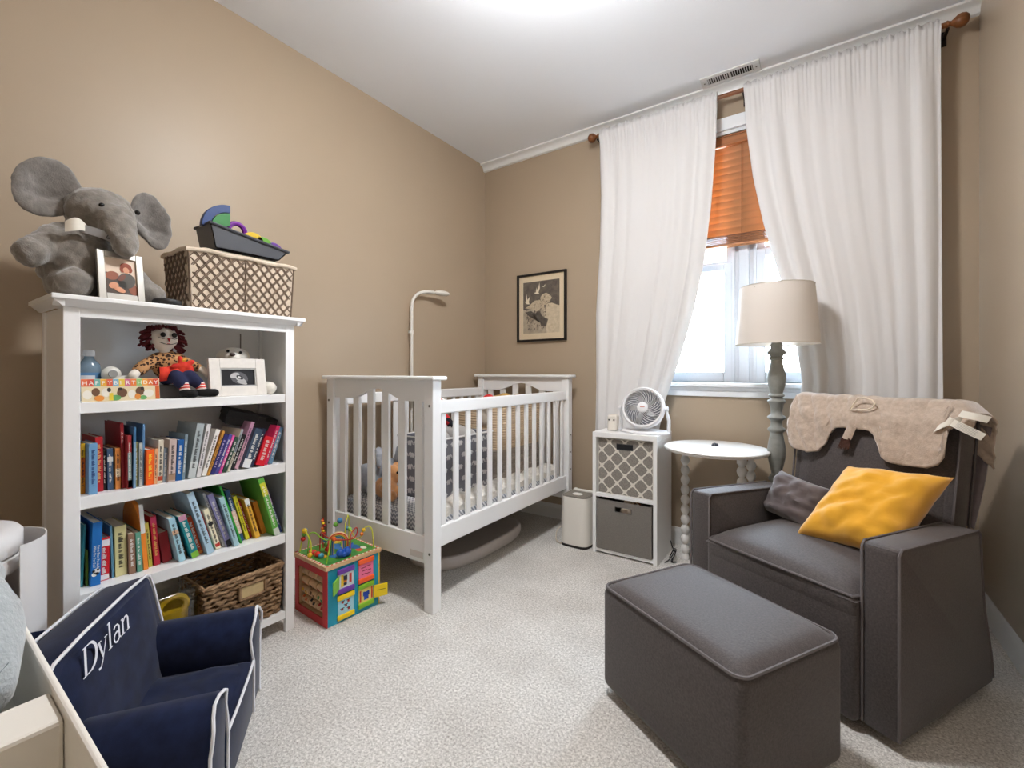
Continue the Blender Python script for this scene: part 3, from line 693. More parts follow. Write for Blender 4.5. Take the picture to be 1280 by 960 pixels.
# ------------------------------------------------------------------ round side table with bobbin legs
WT = mat('table_white', (228, 226, 223), .35, spec=.5)
T = thing('side_table', 'white round side table with turned bobbin legs by the window', 'table', (-.47, 2.64, 0))
MB().lathe([(.0, .664), (.245, .668), (.256, .671), (.260, .677), (.258, .681), (.264, .685), (.261, .690), (.253, .692), (.0, .692)], (-.47, 2.64, 0), seg=48, caps=False).build('table_top', WT, T)
bob = [(.024, 0), (.026, .01), (.020, .022), (.017, .03)]
nb_ = 10
for i in range(nb_):
    z0 = .03 + i * .058
    bob += [(.013, z0 + .003), (.021, z0 + .012), (.0255, z0 + .029), (.021, z0 + .046), (.013, z0 + .055)]
bob += [(.017, .615), (.024, .622), (.024, .668)]
lg = None
for x, y in ((-.655, 2.755), (-.335, 2.60), (-.315, 2.80)):
    if lg is None: o = MB().lathe(bob, seg=18).build('leg', WT, T, world=False); lg = o.data
    else: o = bpy.data.objects.new('leg', lg); COL.objects.link(o); o.parent = T
    o.location = (x + .47, y - 2.64, 0)
kn = thing('camera_lens_cap', 'small dark round gadget lying on the white side table', 'gadget', (-.478, 2.675, .692))
MB().lathe([(.017, 0), (.018, .004), (.015, .010), (.013, .013), (.003, .015)], (-.478, 2.675, .6922), seg=18).build('body', mat('gadget_blue_black', (34, 40, 52), .3), kn)
MB().ell((-.478, 2.668, .706), (.006, .006, .004), seg=10, rings=6).build('lens', mat('gadget_lens', (70, 86, 104), .1), kn)

# ------------------------------------------------------------------ floor lamp
LX, LY = -.184, 2.672
FL = thing('floor_lamp', 'floor lamp with grey turned wooden post and white drum shade', 'lamp', (LX, LY, 0))
GW = mat('grey_paint_wood', (134, 134, 128), .5, var=.12, vscale=40, bump=.1, bscale=60)
pr = [(.09, .0), (.09, .03), (.075, .045), (.06, .06), (.045, .09), (.03, .12), (.024, .15), (.026, .2), (.034, .26), (.038, .32), (.03, .40), (.022, .46), (.020, .48), (.033, .486), (.036, .495), (.033, .505), (.026, .512), (.024, .525), (.036, .545), (.038, .556), (.032, .566),
      (.024, .575), (.025, .59), (.032, .62), (.040, .66), (.0425, .69), (.040, .72), (.034, .755), (.029, .785), (.030, .79), (.038, .797), (.041, .804), (.038, .812), (.029, .818), (.026, .84), (.027, .85), (.038, .858), (.043, .866), (.038, .874), (.028, .88), (.026, .90), (.033, .935), (.040, .944), (.042, .95), (.037, .957), (.029, .962), (.028, .972), (.036, .976), (.036, .984), (.028, .99),
      (.030, 1.0), (.038, 1.03), (.0435, 1.065), (.042, 1.09), (.034, 1.12), (.028, 1.15), (.027, 1.162), (.034, 1.166), (.034, 1.174), (.028, 1.178), (.032, 1.186), (.043, 1.195), (.044, 1.203), (.036, 1.212), (.028, 1.222), (.027, 1.24), (.018, 1.262), (.008, 1.275)]
MB().lathe(pr, (LX, LY, 0), seg=28).build('post', GW, FL, angle=60)
SHD = translucent('lamp_shade_linen', (216, 207, 198), (226, 212, 196), .10, .9, bump=.15, bscale=600)
MB().lathe([(.190, 1.243), (.166, 1.54)], (LX, LY, 0), seg=56, caps=False).build('lamp_shade', SHD, FL)
FL.children[-1].modifiers.new('thickness', 'SOLIDIFY').thickness = .0025
for r_, z in ((.190, 1.243), (.166, 1.54)): MB().tube([(LX + r_ * math.cos(a * PI / 24), LY + r_ * math.sin(a * PI / 24), z) for a in range(48)], .002, 5, closed=True).build('shade_rim', mat('shade_tape', (200, 190, 176), .8), FL)
MB().tube([(LX, LY, 1.26), (LX, LY, 1.36)], .012, 10).build('socket', mat('socket_brass', (150, 120, 70), .4, 1), FL)
MB().ell((LX, LY, 1.41), (.028, .028, .045)).build('bulb', mat('bulb_white', (235, 232, 226), .4), FL)
b = MB()
for k in range(3):
    a = k * 2 * PI / 3; b.tube([(LX, LY, 1.50), (LX + .168 * math.cos(a), LY + .168 * math.sin(a), 1.525)], .0018, 5)
b.tube([(LX, LY, 1.36), (LX + .035, LY, 1.40), (LX + .035, LY, 1.46), (LX, LY, 1.50)], .0018, 5).tube([(LX, LY, 1.36), (LX - .035, LY, 1.40), (LX - .035, LY, 1.46), (LX, LY, 1.50)], .0018, 5)
b.build('shade_fitter', mat('socket_brass', (150, 120, 70), .4, 1), FL)
# ------------------------------------------------------------------ books: (y, x of spine, thickness, height, lean, colour, label)
BOOKS_UPPER = [
(0.399,-1.919,0.0100,0.158,0.000,'e9b824','yellow and orange paperback at the end of the upper row farthest from the crib'),
(0.415,-1.882,0.0200,0.160,0.000,'6f9fc8','pale blue hardback with dark blue title beside the yellow paperback'),
(0.436,-1.906,0.0180,0.176,-0.011,'b3202a','thick bright red hardback with tiny gold flecks'),
(0.450,-1.913,0.0080,0.131,-0.008,'1c1a1e','narrow black book between the red flecked book and a slate blue one'),
(0.463,-1.906,0.0150,0.135,-0.015,'3f5878','slate blue book with a small white square on its spine'),
(0.480,-1.899,0.0130,0.135,-0.007,'d98a45','tan orange book with pale spine ornament'),
(0.494,-1.899,0.0090,0.216,-0.023,'8e1c25','tall dark red hardback with white title at the top of its spine'),
(0.504,-1.875,0.0110,0.175,-0.006,'a8343a','brick red book with a grey label on its spine'),
(0.514,-1.868,0.0070,0.202,0.005,'3d6b94','tall slim steel blue book beside the brick red one'),
(0.523,-1.887,0.0100,0.149,0.007,'a39a62','olive tan slim book in the upper row'),
(0.534,-1.880,0.0090,0.146,0.000,'b4b6b0','pale grey book with black title in the upper row'),
(0.544,-1.895,0.0060,0.207,0.014,'5f88b0','tall slim light blue book towering beside the bright orange book'),
(0.559,-1.880,0.0210,0.120,0.008,'f0621c','bright orange book with yellow title'),
(0.574,-1.878,0.0090,0.121,0.017,'e8a878','peach coloured slim book next to the bright orange book'),
(0.587,-1.880,0.0150,0.149,0.027,'ddd3bf','cream book with a red dot low on its spine'),
(0.601,-1.881,0.0110,0.119,0.034,'8390a0','grey blue slim book between two cream books'),
(0.617,-1.868,0.0210,0.148,0.034,'c9b5ae','mauve and cream book with a round picture low on its spine'),
(0.638,-1.868,0.0190,0.144,0.049,'17599c','royal blue book with white title near the middle of the upper row'),
(0.652,-1.868,0.0090,0.161,0.062,'7f929c','tall grey green book tucked behind the royal blue book'),
(0.677,-1.868,0.0240,0.196,0.153,'a9b3b5','big pale grey hardback with dark title and ornament, leaning'),
(0.699,-1.868,0.0140,0.193,0.182,'dcd9d8','white book leaning on the big pale grey hardback'),
(0.716,-1.868,0.0150,0.173,0.287,'e8e4dd','off-white paperback leaning beside the golden brown book'),
(0.730,-1.868,0.0090,0.168,0.327,'c58b3a','golden brown book leaning in the upper row'),
(0.744,-1.869,0.0140,0.151,0.336,'2c2f6e','navy book with lavender title leaning beside the golden brown book'),
(0.758,-1.869,0.0120,0.151,0.345,'4d4a92','violet book leaning next to the navy one'),
(0.770,-1.868,0.0090,0.147,0.345,'d8559a','slim bright pink book leaning beside the violet book'),
(0.786,-1.870,0.0140,0.137,0.345,'2c4a3c','dark green book with pale title leaning in the upper row'),
(0.802,-1.875,0.0090,0.166,0.318,'cfc7b4','tall pale beige book leaning behind the dark green one'),
(0.824,-1.896,0.0150,0.140,0.345,'1f1d20','black book with white lettering leaning in the upper row'),
(0.841,-1.899,0.0140,0.190,0.345,'b98ba6','tall lilac and pink book leaning under the black box'),
(0.866,-1.877,0.0300,0.158,0.345,'3a4b60','slate hardback with a white sticker at its foot'),
(0.890,-1.884,0.0160,0.158,0.345,'22263f','dark navy book leaning behind the short red book'),
(0.920,-1.874,0.0330,0.119,0.324,'d3202f','short thick scarlet book leaning near the end of the upper row'),
(0.945,-1.883,0.0150,0.165,0.345,'c72c5c','magenta book leaning beside the scarlet one'),
(0.967,-1.887,0.0180,0.155,0.322,'5f7f9a','dull blue book at the crib-side end of the upper row'),
]
BOOKS_LOWER = [
(0.398,-1.930,0.0060,0.195,0.041,'2f8a9a','teal book leaning in the corner of the lower book row'),
(0.410,-1.925,0.0060,0.114,-0.009,'5c7a2c','slim dark green book under the leaning teal book'),
(0.426,-1.907,0.0240,0.201,0.025,'1d6db8','bright blue board book with white title and a panda picture'),
(0.452,-1.930,0.0250,0.140,0.014,'cf1f2c','red board book with white shapes next to the blue panda book'),
(0.475,-1.930,0.0060,0.175,-0.034,'5f8ea6','thin dusty blue book behind the red board book'),
(0.496,-1.928,0.0310,0.168,-0.018,'d4cd96','thick pale yellow-green book standing upright in the lower row'),
(0.522,-1.916,0.0180,0.137,-0.022,'8d6a55','brown paperback beside the thick pale yellow-green book'),
(0.542,-1.914,0.0150,0.136,-0.044,'5f9a84','sage green book between the brown and the orange book'),
(0.559,-1.916,0.0130,0.229,-0.065,'e8862a','round-topped orange and white board book'),
(0.576,-1.930,0.0110,0.157,-0.076,'c8bf5a','slim lime yellow book beside the crimson book'),
(0.595,-1.930,0.0180,0.176,-0.074,'b51c38','crimson hardback with gold title'),
(0.626,-1.930,0.0280,0.111,-0.144,'8e1620','short dark red book lying against the crimson hardback'),
(0.658,-1.890,0.0190,0.167,-0.206,'a8d2e0','light blue board book with a small round picture'),
(0.677,-1.915,0.0080,0.148,-0.232,'6b4a20','slim brown book with a dark green top, behind the teal book'),
(0.699,-1.890,0.0240,0.169,-0.269,'157f86','teal book with white title and lime green foot'),
(0.722,-1.910,0.0180,0.153,-0.258,'c8481e','orange-red book with white flecks leaning on the teal one'),
(0.746,-1.882,0.0220,0.251,-0.279,'b5d3e6','tall pale sky blue book leaning in the lower row'),
(0.770,-1.923,0.0080,0.159,-0.286,'c8252a','narrow scarlet book with green foot, half hidden'),
(0.783,-1.908,0.0170,0.169,-0.269,'ece0c0','cream book with black and red pictures on its spine'),
(0.805,-1.913,0.0080,0.235,-0.311,'b9b8b4','tall light grey book behind the cream one'),
(0.819,-1.902,0.0190,0.228,-0.308,'8f8cba','lavender book with a black square at its foot'),
(0.838,-1.884,0.0170,0.209,-0.272,'a3c6cf','pale aqua book leaning beside the lavender book'),
(0.860,-1.896,0.0070,0.255,-0.311,'2f9a35','tall bright green book half hidden behind the aqua one'),
(0.872,-1.917,0.0160,0.224,-0.257,'22456e','dark blue book with a pink and white spine panel'),
(0.896,-1.921,0.0140,0.192,-0.269,'d8cf2a','bright yellow book with black stripes'),
(0.913,-1.930,0.0080,0.168,-0.290,'a81f2a','slim dark red book beside the striped yellow one'),
(0.927,-1.903,0.0180,0.175,-0.271,'e9b13c','golden yellow book leaning near the crib-side end'),
(0.966,-1.930,0.0180,0.148,-0.273,'d98a2a','short orange book in front of the big green book'),
(0.988,-1.868,0.0230,0.257,-0.268,'5fa843','big green picture book leaning at the crib-side end'),
(1.015,-1.888,0.0090,0.217,-0.309,'1e2c5c','dark navy book propped behind the big green picture book'),
]
PAGES = mat('book_pages', (226, 218, 200), .9, var=.08, vscale=300, stretch=(1, 8, 1))
def bookmat(c): return mat('cover_' + c, c, .42, spec=.4)
INKS = {True: 'e8e6df', False: '26262a'}
# colour panels on the spines: (row, index): [(z0, z1, colour)]
PANELS = {('U', 0): [(0, .30, 'd98520'), (.32, .72, 'd8641c')], ('U', 7): [(.02, .68, '8fa5a6'), (.02, .16, '9a2630')], ('U', 4): [(.68, .80, 'dfe3e6')], ('U', 5): [(.3, .5, 'ead9bc')], ('U', 14): [(.06, .16, 'b5482c')],
          ('U', 16): [(.04, .20, 'a98a70')], ('U', 30): [(.0, .22, 'dfe0e2')], ('U', 19): [(.0, .30, 'c6cbca')], ('U', 29): [(0, .55, 'd3a7b6')], ('U', 15): [(0, .5, '9aa8b4')], ('U', 27): [(.45, 1, '9aa0a6')], ('U', 8): [(0, .75, '7fa3c0')],
          ('L', 3): [(.02, .14, 'e4e2e0'), (.80, .95, 'e6e2e4')], ('L', 8): [(.56, 1, 'dfe0dc')], ('L', 12): [(.62, .72, 'd8b090')], ('L', 13): [(.55, 1, '24402c')], ('L', 14): [(0, .13, '7fb63a'), (.88, 1, 'c890a8')], ('L', 15): [(.02, .08, 'd98a2a')], ('L', 17): [(0, .3, '4f9a7a')],
          ('L', 18): [(.06, .14, 'b8382c'), (.6, .68, '2a2622')], ('L', 20): [(0, .12, '20222a')], ('L', 23): [(.15, .6, 'e2b9a8')], ('L', 26): [(.82, 1, 'dfe2e0')], ('L', 28): [(.0, .12, 'c8cfc4'), (.70, .92, 'c9c832')], ('L', 29): [(.62, 1, 'b98bb4')], ('L', 9): [(.0, .3, 'b5aa3c')], ('L', 10): [(.82, .97, 'd2406a')], ('L', 24): []}
def make_book(row, i, y, x, t, h, a, c, label, zs):
    d = .12 + .05 * R.random() if h < .19 else .165 + .02 * R.random()
    if row == 'U' and i in (29, 30, 31, 32, 33, 34): d = .075
    d = min(d, abs(bxb + .014 - x) - .004)
    rt = thing('book', label, 'book', (x, y, zs + .0006 + abs(t / 2 * math.sin(a))), group='picture books on the ' + ('upper' if row == 'U' else 'lower') + ' book shelf', rot=(-a, 0, 0))
    ct = min(.0018, t * .14); cmat = bookmat(c)
    b = MB()
    if row == 'L' and i == 8:
        # round-topped board book
        pts = [(-d, 0), (0, 0), (0, h * .62)] + [(-d / 2 + d / 2 * math.cos(q), h * .62 + h * .38 * math.sin(q)) for q in [k * PI / 14 for k in range(1, 14)]] + [(-d, h * .62)]
        b.prism(pts, t, Matrix.Translation((0, t / 2, 0)) @ Euler((PI / 2, 0, 0)).to_matrix().to_4x4())
        b.build('cover', cmat, rt, world=False, smooth=False)
    else:
        b.b2(-.0022, 0, -t / 2, t / 2, 0, h, .0006, 1).b2(-d, -.0022, -t / 2, -t / 2 + ct, 0, h).b2(-d, -.0022, t / 2 - ct, t / 2, 0, h)
        b.build('cover', cmat, rt, world=False, smooth=False)
        MB().b2(-d + .002, -.0022, -t / 2 + ct, t / 2 - ct, .002, h - .003).build('page_block', PAGES, rt, world=False, smooth=False)
    for z0, z1, pc in PANELS.get((row, i), []):
        MB().b2(0, .0004, -t / 2 + .0006, t / 2 - .0006, h * z0, h * z1).build('spine_panel', bookmat(pc), rt, world=False, smooth=False)
    if (row, i) == ('L', 2):
        Mx = WM[rt.name] @ frame_mat((.0003, .0005, h * .60), (0, 0, -1), (0, 1, 0))
        for k, (s_, dy) in enumerate((('Panda Bear, Panda Bear,', .0015), ('What Do You See?', -.0075))):
            text_mesh(s_, .0088, 'title', mat('ink_e8e6df', 'e8e6df', .6), rt, WM[rt.name] @ frame_mat((.0003, dy, h * .63), (0, 0, -1), (0, 1, 0)), extrude=.0003)
        MB().cyl((.0006, .001, .045), .009, .0008, rot=(0, PI / 2, 0)).cyl((.0006, -.004, .036), .0065, .0008, rot=(0, PI / 2, 0)).build('panda_head', mat('ink_e8e6df', 'e8e6df', .6), rt, world=False, smooth=False)
        MB().cyl((.0012, .004, .050), .003, .0008, rot=(0, PI / 2, 0)).cyl((.0012, -.006, .047), .0035, .0008, rot=(0, PI / 2, 0)).cyl((.0012, .003, .038), .004, .0008, rot=(0, PI / 2, 0)).build('panda_patches', mat('ink_26262a', '26262a', .6), rt, world=False, smooth=False)
        return rt
    if t > .0075 and not (row, i) in (('L', 11), ('L', 27), ('L', 8)):
        lum = sum(lin(c)[k] * w_ for k, w_ in enumerate((.3, .6, .1)))
        ink = {('U', 1): '1f3a78', ('U', 12): 'f2d23c', ('U', 6): 'f0e6e0', ('L', 10): 'e0b860', ('L', 24): '30302a', ('U', 23): 'b9a6d0', ('U', 2): 'e0b070'}.get((row, i), INKS[lum < .32])
        b = MB(); z = h * .86; zend = h * .16; wy = t * .40
        if (row, i) == ('U', 6): zend = h * .68
        rr = random.Random(i * 7 + len(row + c))
        while z > zend:
            n = rr.randint(3, 7)
            for q in range(n):
                lw = rr.uniform(.0014, .0026)
                if z - lw < zend: break
                hh = wy * rr.choice((.55, .8, 1)); b.b2(.0004, .0007, -wy / 2, -wy / 2 + hh, z - lw, z); z -= lw + .0011
            z -= .004
        if len(b.bm.verts): stuff(b.build('title_lettering', mat('ink_' + ink, ink, .6), rt, world=False, smooth=False))
        else: b.bm.free()
    return rt
for i, q in enumerate(BOOKS_UPPER): make_book('U', i, *q, zs=SHZ[1])
for i, q in enumerate(BOOKS_LOWER): make_book('L', i, *q, zs=SHZ[2])

bb = thing('black_box', 'black lidded cardboard box lying tilted on top of the upper book row', 'box', (-2.02, .945, .898), rot=(math.radians(-16), math.radians(4), math.radians(-14)))
BKB = mat('black_card', (28, 28, 34), .5)
MB().b2(-.07, .07, -.095, .095, -.028, .026, .001).build('body', BKB, bb, world=False, smooth=False)
MB().b2(-.073, .073, -.098, .02, .0, .029, .001).build('lid', mat('black_card_lid', (22, 23, 30), .45), bb, world=False, smooth=False)
MB().b2(.0715, .0735, .045, .085, .012, .0265).build('thumb_notch', mat('black_deep', (8, 8, 10), .8), bb, world=False, smooth=False)
MB().prism([(math.cos(k * PI / 5 + .3) * (.009 if k % 2 == 0 else .003), math.sin(k * PI / 5 + .3) * (.009 if k % 2 == 0 else .003)) for k in range(10)], .0006, frame_mat((.0705, .075, -.012), (0, 1, 0), (0, 0, 1))).build('pale_emblem', mat('emblem_tan', (190, 150, 110), .6), bb, world=False, smooth=False)

# ------------------------------------------------------------------ plush toys: overlapping lobes fused into one furry skin
def plush(name, fill, m, parent=None, vox=.007, sm=6, fur=.003, fs=.03):
    b = MB(); fill(b); o = b.build(name, m, parent, angle=0)
    r = o.modifiers.new('fuse', 'REMESH'); r.mode = 'VOXEL'; r.voxel_size = vox; r.use_smooth_shade = True
    s = o.modifiers.new('soften', 'SMOOTH'); s.iterations = sm; s.factor = .5
    if fur:
        tx = bpy.data.textures.new(name + '_fur', 'CLOUDS'); tx.noise_scale = fs; tx.noise_depth = 3
        d = o.modifiers.new('fur', 'DISPLACE'); d.texture = tx; d.strength = fur * 2; d.mid_level = .5; d.texture_coords = 'LOCAL'
    return o
def limb(b, pts, r):
    P = [V(q) for q in pts]; rr = r if isinstance(r, (list, tuple)) else [r] * len(P)
    for (a, ra), (c, rc) in zip(zip(P, rr), zip(P[1:], rr[1:])):
        n = max(2, int((c - a).length / (min(ra, rc) * .4)))
        for k in range(n + 1): b.ell(a.lerp(c, k / n), lerp(ra, rc, k / n), seg=14, rings=9)
FURG = mat('grey_plush', (128, 122, 115), .95, spec=.05, var=.2, vscale=45, bump=.5, bscale=240, bdist=.003, sheen=.6)
el = thing('plush_elephant', 'big grey plush elephant with wide ears sitting on top of the bookcase', 'plush toy', (-1.98, .42, 1.331))
def elbody(b):
    b.ell((-2.0, .405, 1.46), (.105, .10, .128), seg=24, rings=16)
    b.ell((-1.975, .455, 1.625), (.088, .092, .084), seg=24, rings=16)
    b.ell((-1.935, .47, 1.61), (.06, .062, .062))
    limb(b, [(-1.91, .473, 1.60), (-1.88, .480, 1.565), (-1.862, .484, 1.53), (-1.845, .484, 1.505)], [.054, .048, .040, .034])
    limb(b, [(-1.985, .355, 1.53), (-1.95, .315, 1.485), (-1.925, .285, 1.452)], [.040, .042, .041])
    limb(b, [(-1.96, .475, 1.49), (-1.925, .52, 1.42), (-1.91, .54, 1.39)], [.042, .042, .04])
    limb(b, [(-1.99, .37, 1.385), (-1.94, .372, 1.378), (-1.893, .374, 1.376)], [.052, .048, .046])
    limb(b, [(-1.99, .47, 1.385), (-1.94, .54, 1.372), (-1.905, .57, 1.369)], [.052, .044, .041])
plush('body', elbody, FURG, el, vox=.007, fur=.009, fs=.035, sm=4)
def ear(c, ry, rz, tilt, lobe, name):
    b = MB(); b.ell((0, 0, 0), (.032, ry, rz), seg=40, rings=30)
    for v_ in b.bm.verts:
        yy, zz = v_.co.y / ry, v_.co.z / rz
        front = v_.co.x > 0; q2 = yy * yy + zz * zz
        if front: v_.co.x -= .030 * math.exp(-2.2 * q2) + .014 * math.exp(-60 * (zz + .25 + .35 * yy * lobe) ** 2) * (1 - q2)
        v_.co.x += .022 * q2
        if zz < 0: v_.co.y += lobe * zz * zz * .016
        v_.co += V((.8, 1, 1)) * (.007 * mnoise.noise(v_.co * 22) + .003 * mnoise.noise(v_.co * 60))
    b.bm.transform(Matrix.Translation(V(c)) @ Euler((tilt, 0, .12)).to_matrix().to_4x4())
    o = b.build(name, mat('grey_plush_ear', (120, 115, 110), .95, spec=.05, var=.2, vscale=60, bump=.5, bscale=240, bdist=.003, sheen=.6), el, angle=0)
    return o
ear((-1.995, .330, 1.672), .078, .098, -.30, -1, 'ear'); ear((-1.99, .585, 1.640), .060, .098, .12, 1, 'ear')
MB().ell((-1.888, .437, 1.632), (.006, .008, .008)).build('eye', mat('eye_black', (14, 12, 12), .15), el)
MB().ell((-1.905, .532, 1.640), (.006, .008, .008)).build('eye', mat('eye_black', (14, 12, 12), .15), el)
RIB = mat('ribbon_grey', (150, 150, 152), .35); TAGC = mat('tag_cream', (226, 220, 208), .7)
b = MB(); b.grid(lambda u, v: bez([(-1.895, .385, 1.548), (-1.87, .43, 1.535), (-1.858, .462, 1.52)], 10)[min(20, int(u * 20))] + V((.004, 0, (v - .5) * .026)), 20, 2, thick=.002); b.build('ribbon', RIB, el)
text_mesh('DE', .018, 'ribbon_lettering', mat('ink_26262a', '26262a', .6), el, frame_mat((-1.8545, .437, 1.523), (.45, 1, -.48), (0, .45, 1)), extrude=.0005)
MB().grid(lambda u, v: V((-1.885 + .012 * math.sin(u * 4), lerp(.352, .408, u), 1.541 + (v - .5) * (.03 + .01 * math.sin(u * 5)) + .012 * math.sin(u * 3))), 12, 3, thick=.002).build('paper_tag', TAGC, el)

# silver photo frame
fr = thing('photo_frame', 'silver photo frame leaning against the plush elephant', 'photo frame', (-1.842, .478, 1.3315), rot=(0, math.radians(-9), math.radians(4)))
SIL = mat('silver_frame', (190, 188, 182), .28, .85)
def framebars(b, w_, h_, t, d, x0=0, z0=0, bev=.0015):
    b.b2(x0 - d, x0, -w_ / 2, -w_ / 2 + t, z0, z0 + h_, bev).b2(x0 - d, x0, w_ / 2 - t, w_ / 2, z0, z0 + h_, bev).b2(x0 - d, x0, -w_ / 2 + t, w_ / 2 - t, z0, z0 + t, bev).b2(x0 - d, x0, -w_ / 2 + t, w_ / 2 - t, z0 + h_ - t, z0 + h_, bev)
b = MB(); framebars(b, .118, .156, .019, .012); b.build('frame', SIL, fr, world=False, smooth=False)
MB().b2(-.010, -.006, -.04, .04, .019, .137).build('photograph', mat('photo_paper', (214, 190, 168), .35), fr, world=False, smooth=False)
def disc(b, y, z, ry, rz, x, d=.0004, n=20, rot=0): b.prism([(y + ry * math.cos(k * 2 * PI / n) * math.cos(rot) - rz * math.sin(k * 2 * PI / n) * math.sin(rot), z + ry * math.cos(k * 2 * PI / n) * math.sin(rot) + rz * math.sin(k * 2 * PI / n) * math.cos(rot)) for k in range(n)], d, frame_mat((x, 0, 0), (0, 1, 0), (0, 0, 1)))
def pic(parent, name, col, shapes, x, rough=.5):
    b = MB()
    for sh in shapes: disc(b, *sh, x)
    return b.build(name, mat('pic_' + str(col), col, rough), parent, world=False, smooth=False)
def pdisc(parent, name, col, shapes, x, rough=.5):
    b = MB()
    for (y, z, ry, rz, *ro) in shapes: disc(b, y, z, ry, rz, x, rot=ro[0] if ro else 0)
    o = b.build(name, mat('pic_' + str(col), col, rough), parent, world=False, smooth=False)
    return stuff(o) if len(shapes) > 1 else o
def prect(parent, name, col, rects, x, d=.0004):
    b = MB()
    for (y0, y1, z0, z1) in rects: b.b2(x, x + d, y0, y1, z0, z1)
    return b.build(name, mat('pic_' + str(col), col, .5), parent, world=False, smooth=False)
prect(fr, 'photo_dark', '4a3a30', [(-.039, .039, .020, .052), (-.039, -.006, .052, .088)], -.0058); pdisc(fr, 'photo_couch', '8a4a2c', [(-.022, .078, .017, .014, .3), (.030, .040, .012, .020, .2)], -.0055)
pdisc(fr, 'photo_shirt', '4c463e', [(.014, .066, .023, .026, -.3), (-.004, .050, .020, .014, .4)], -.0051); pdisc(fr, 'photo_hair', '96401f', [(.014, .112, .015, .013), (.006, .103, .008, .010), (.024, .104, .007, .010)], -.0047)
pdisc(fr, 'photo_skin', 'd0906c', [(.014, .101, .008, .010, .2), (-.020, .046, .013, .010, .5), (-.006, .034, .016, .008, -.4)], -.0043); pdisc(fr, 'photo_sleeve', '6a3a28', [(.002, .074, .014, .007, .9)], -.0039)
MB().box((-.045, 0, .066), (.003, .03, .135), rot=(0, .42, 0)).build('easel_back', mat('frame_back', (40, 38, 36), .8), fr, world=False, smooth=False)

pk = tag(MB().lathe([(.0, 0), (.043, 0), (.047, .004), (.048, .014), (.044, .021), (.036, .0235), (.0, .0245)], seg=32).build('black_puck', mat('puck_black', (34, 34, 36), .5), world=False), 'flat round black gadget lying on the bookcase top in front of the basket', 'gadget'); pk.location = (-1.90, .625, 1.3315)
pk.location = (-1.875, .605, 1.3315); pk.scale = (.9, .9, .9)

# lattice basket with cloth lining
lb = thing('lattice_basket', 'cloth-lined twig lattice basket on top of the bookcase', 'basket', (-1.985, .87, 1.3315))
ax0, ax1, ay0, ay1, az0, az1 = -2.105, -1.885, .672, 1.066, 1.3325, 1.545
def taper(x, y, z):
    k = 1 - .055 * (az1 - z) / (az1 - az0); cx_, cy_ = (ax0 + ax1) / 2, (ay0 + ay1) / 2
    return V((cx_ + (x - cx_) * k, cy_ + (y - cy_) * k, z))
LIN = mat('lining_cream', (212, 196, 176), .95, var=.12, vscale=30, bump=.3, bscale=300)
b = MB()
for (x0, y0, x1, y1) in ((ax1, ay0, ax1, ay1), (ax0, ay0, ax1, ay0), (ax0, ay0, ax0, ay1), (ax0, ay1, ax1, ay1)):
    b.grid(lambda u, v: taper(lerp(x0, x1, u), lerp(y0, y1, u), lerp(az0 + .002, az1, v)) * 1.0, 14, 6, thick=.003)
b.grid(lambda u, v: taper(lerp(ax0 + .004, ax1 - .004, u), lerp(ay0 + .004, ay1 - .004, v), az0 + .02), 2, 2, thick=.003)
b.build('lining', LIN, lb, smooth=False)
TW = mat('twig_brown', (116, 98, 82), .7, var=.4, vscale=70)
b = MB()
def lattice(P0, P1, nrm, n):
    L_ = (P1 - P0).length; Hh = az1 - az0
    for sgn in (1, -1):
        for k in range(-7, n + 7):
            for off in (-.0032, .0032):
                pts = []
                for i in range(9):
                    z = i / 8; s_ = (k * L_ / n + off + sgn * (z - .5) * Hh * .86)
                    if 0 <= s_ <= L_:
                        pp = P0.lerp(P1, s_ / L_); q = taper(pp.x, pp.y, az0 + z * Hh) + nrm * (.0042 + (.0016 if sgn > 0 else -.0004) * 1)
                        pts.append(q)
                if len(pts) > 1: b.tube(pts, .0021, 5)
lattice(V((ax1, ay0, 0)), V((ax1, ay1, 0)), V((1, 0, 0)), 11); lattice(V((ax0, ay0, 0)), V((ax1, ay0, 0)), V((0, -1, 0)), 6); lattice(V((ax0, ay1, 0)), V((ax1, ay1, 0)), V((0, 1, 0)), 6)
stuff(b.build('twig_lattice', TW, lb))
b = MB()
for x, y in ((ax1, ay0), (ax1, ay1), (ax0, ay0), (ax0, ay1), (ax1, (ay0 + ay1) / 2)): b.tube([taper(x + .004, y, az0), taper(x + .004, y, az1)], .0035, 6)
b.build('corner_stakes', TW, lb); stuff(lb.children[-1])
b = MB()
for z, r_ in ((az1 + .004, .0085),):
    b.tube([(x, y, z + .003 * math.sin(i * 1.1)) for i, (x, y) in enumerate([(lerp(ax0 - .004, ax1 + .006, k / 10), ay0 - .005) for k in range(10)] + [(ax1 + .006, lerp(ay0 - .005, ay1 + .005, k / 16)) for k in range(16)] + [(lerp(ax1 + .006, ax0 - .004, k / 10), ay1 + .005) for k in range(10)] + [(ax0 - .004, lerp(ay1 + .005, ay0 - .005, k / 16)) for k in range(16)])], r_, 8, closed=True)
b.build('cloth_rim', LIN, lb)
MB().b2(ax0 + .02, ax1 - .02, ay0 + .05, ay1 - .05, az0 + .03, az1 + .028, .02, 4).build('folded_blanket', mat('blanket_beige', (206, 192, 172), .95, var=.1, vscale=20), lb)

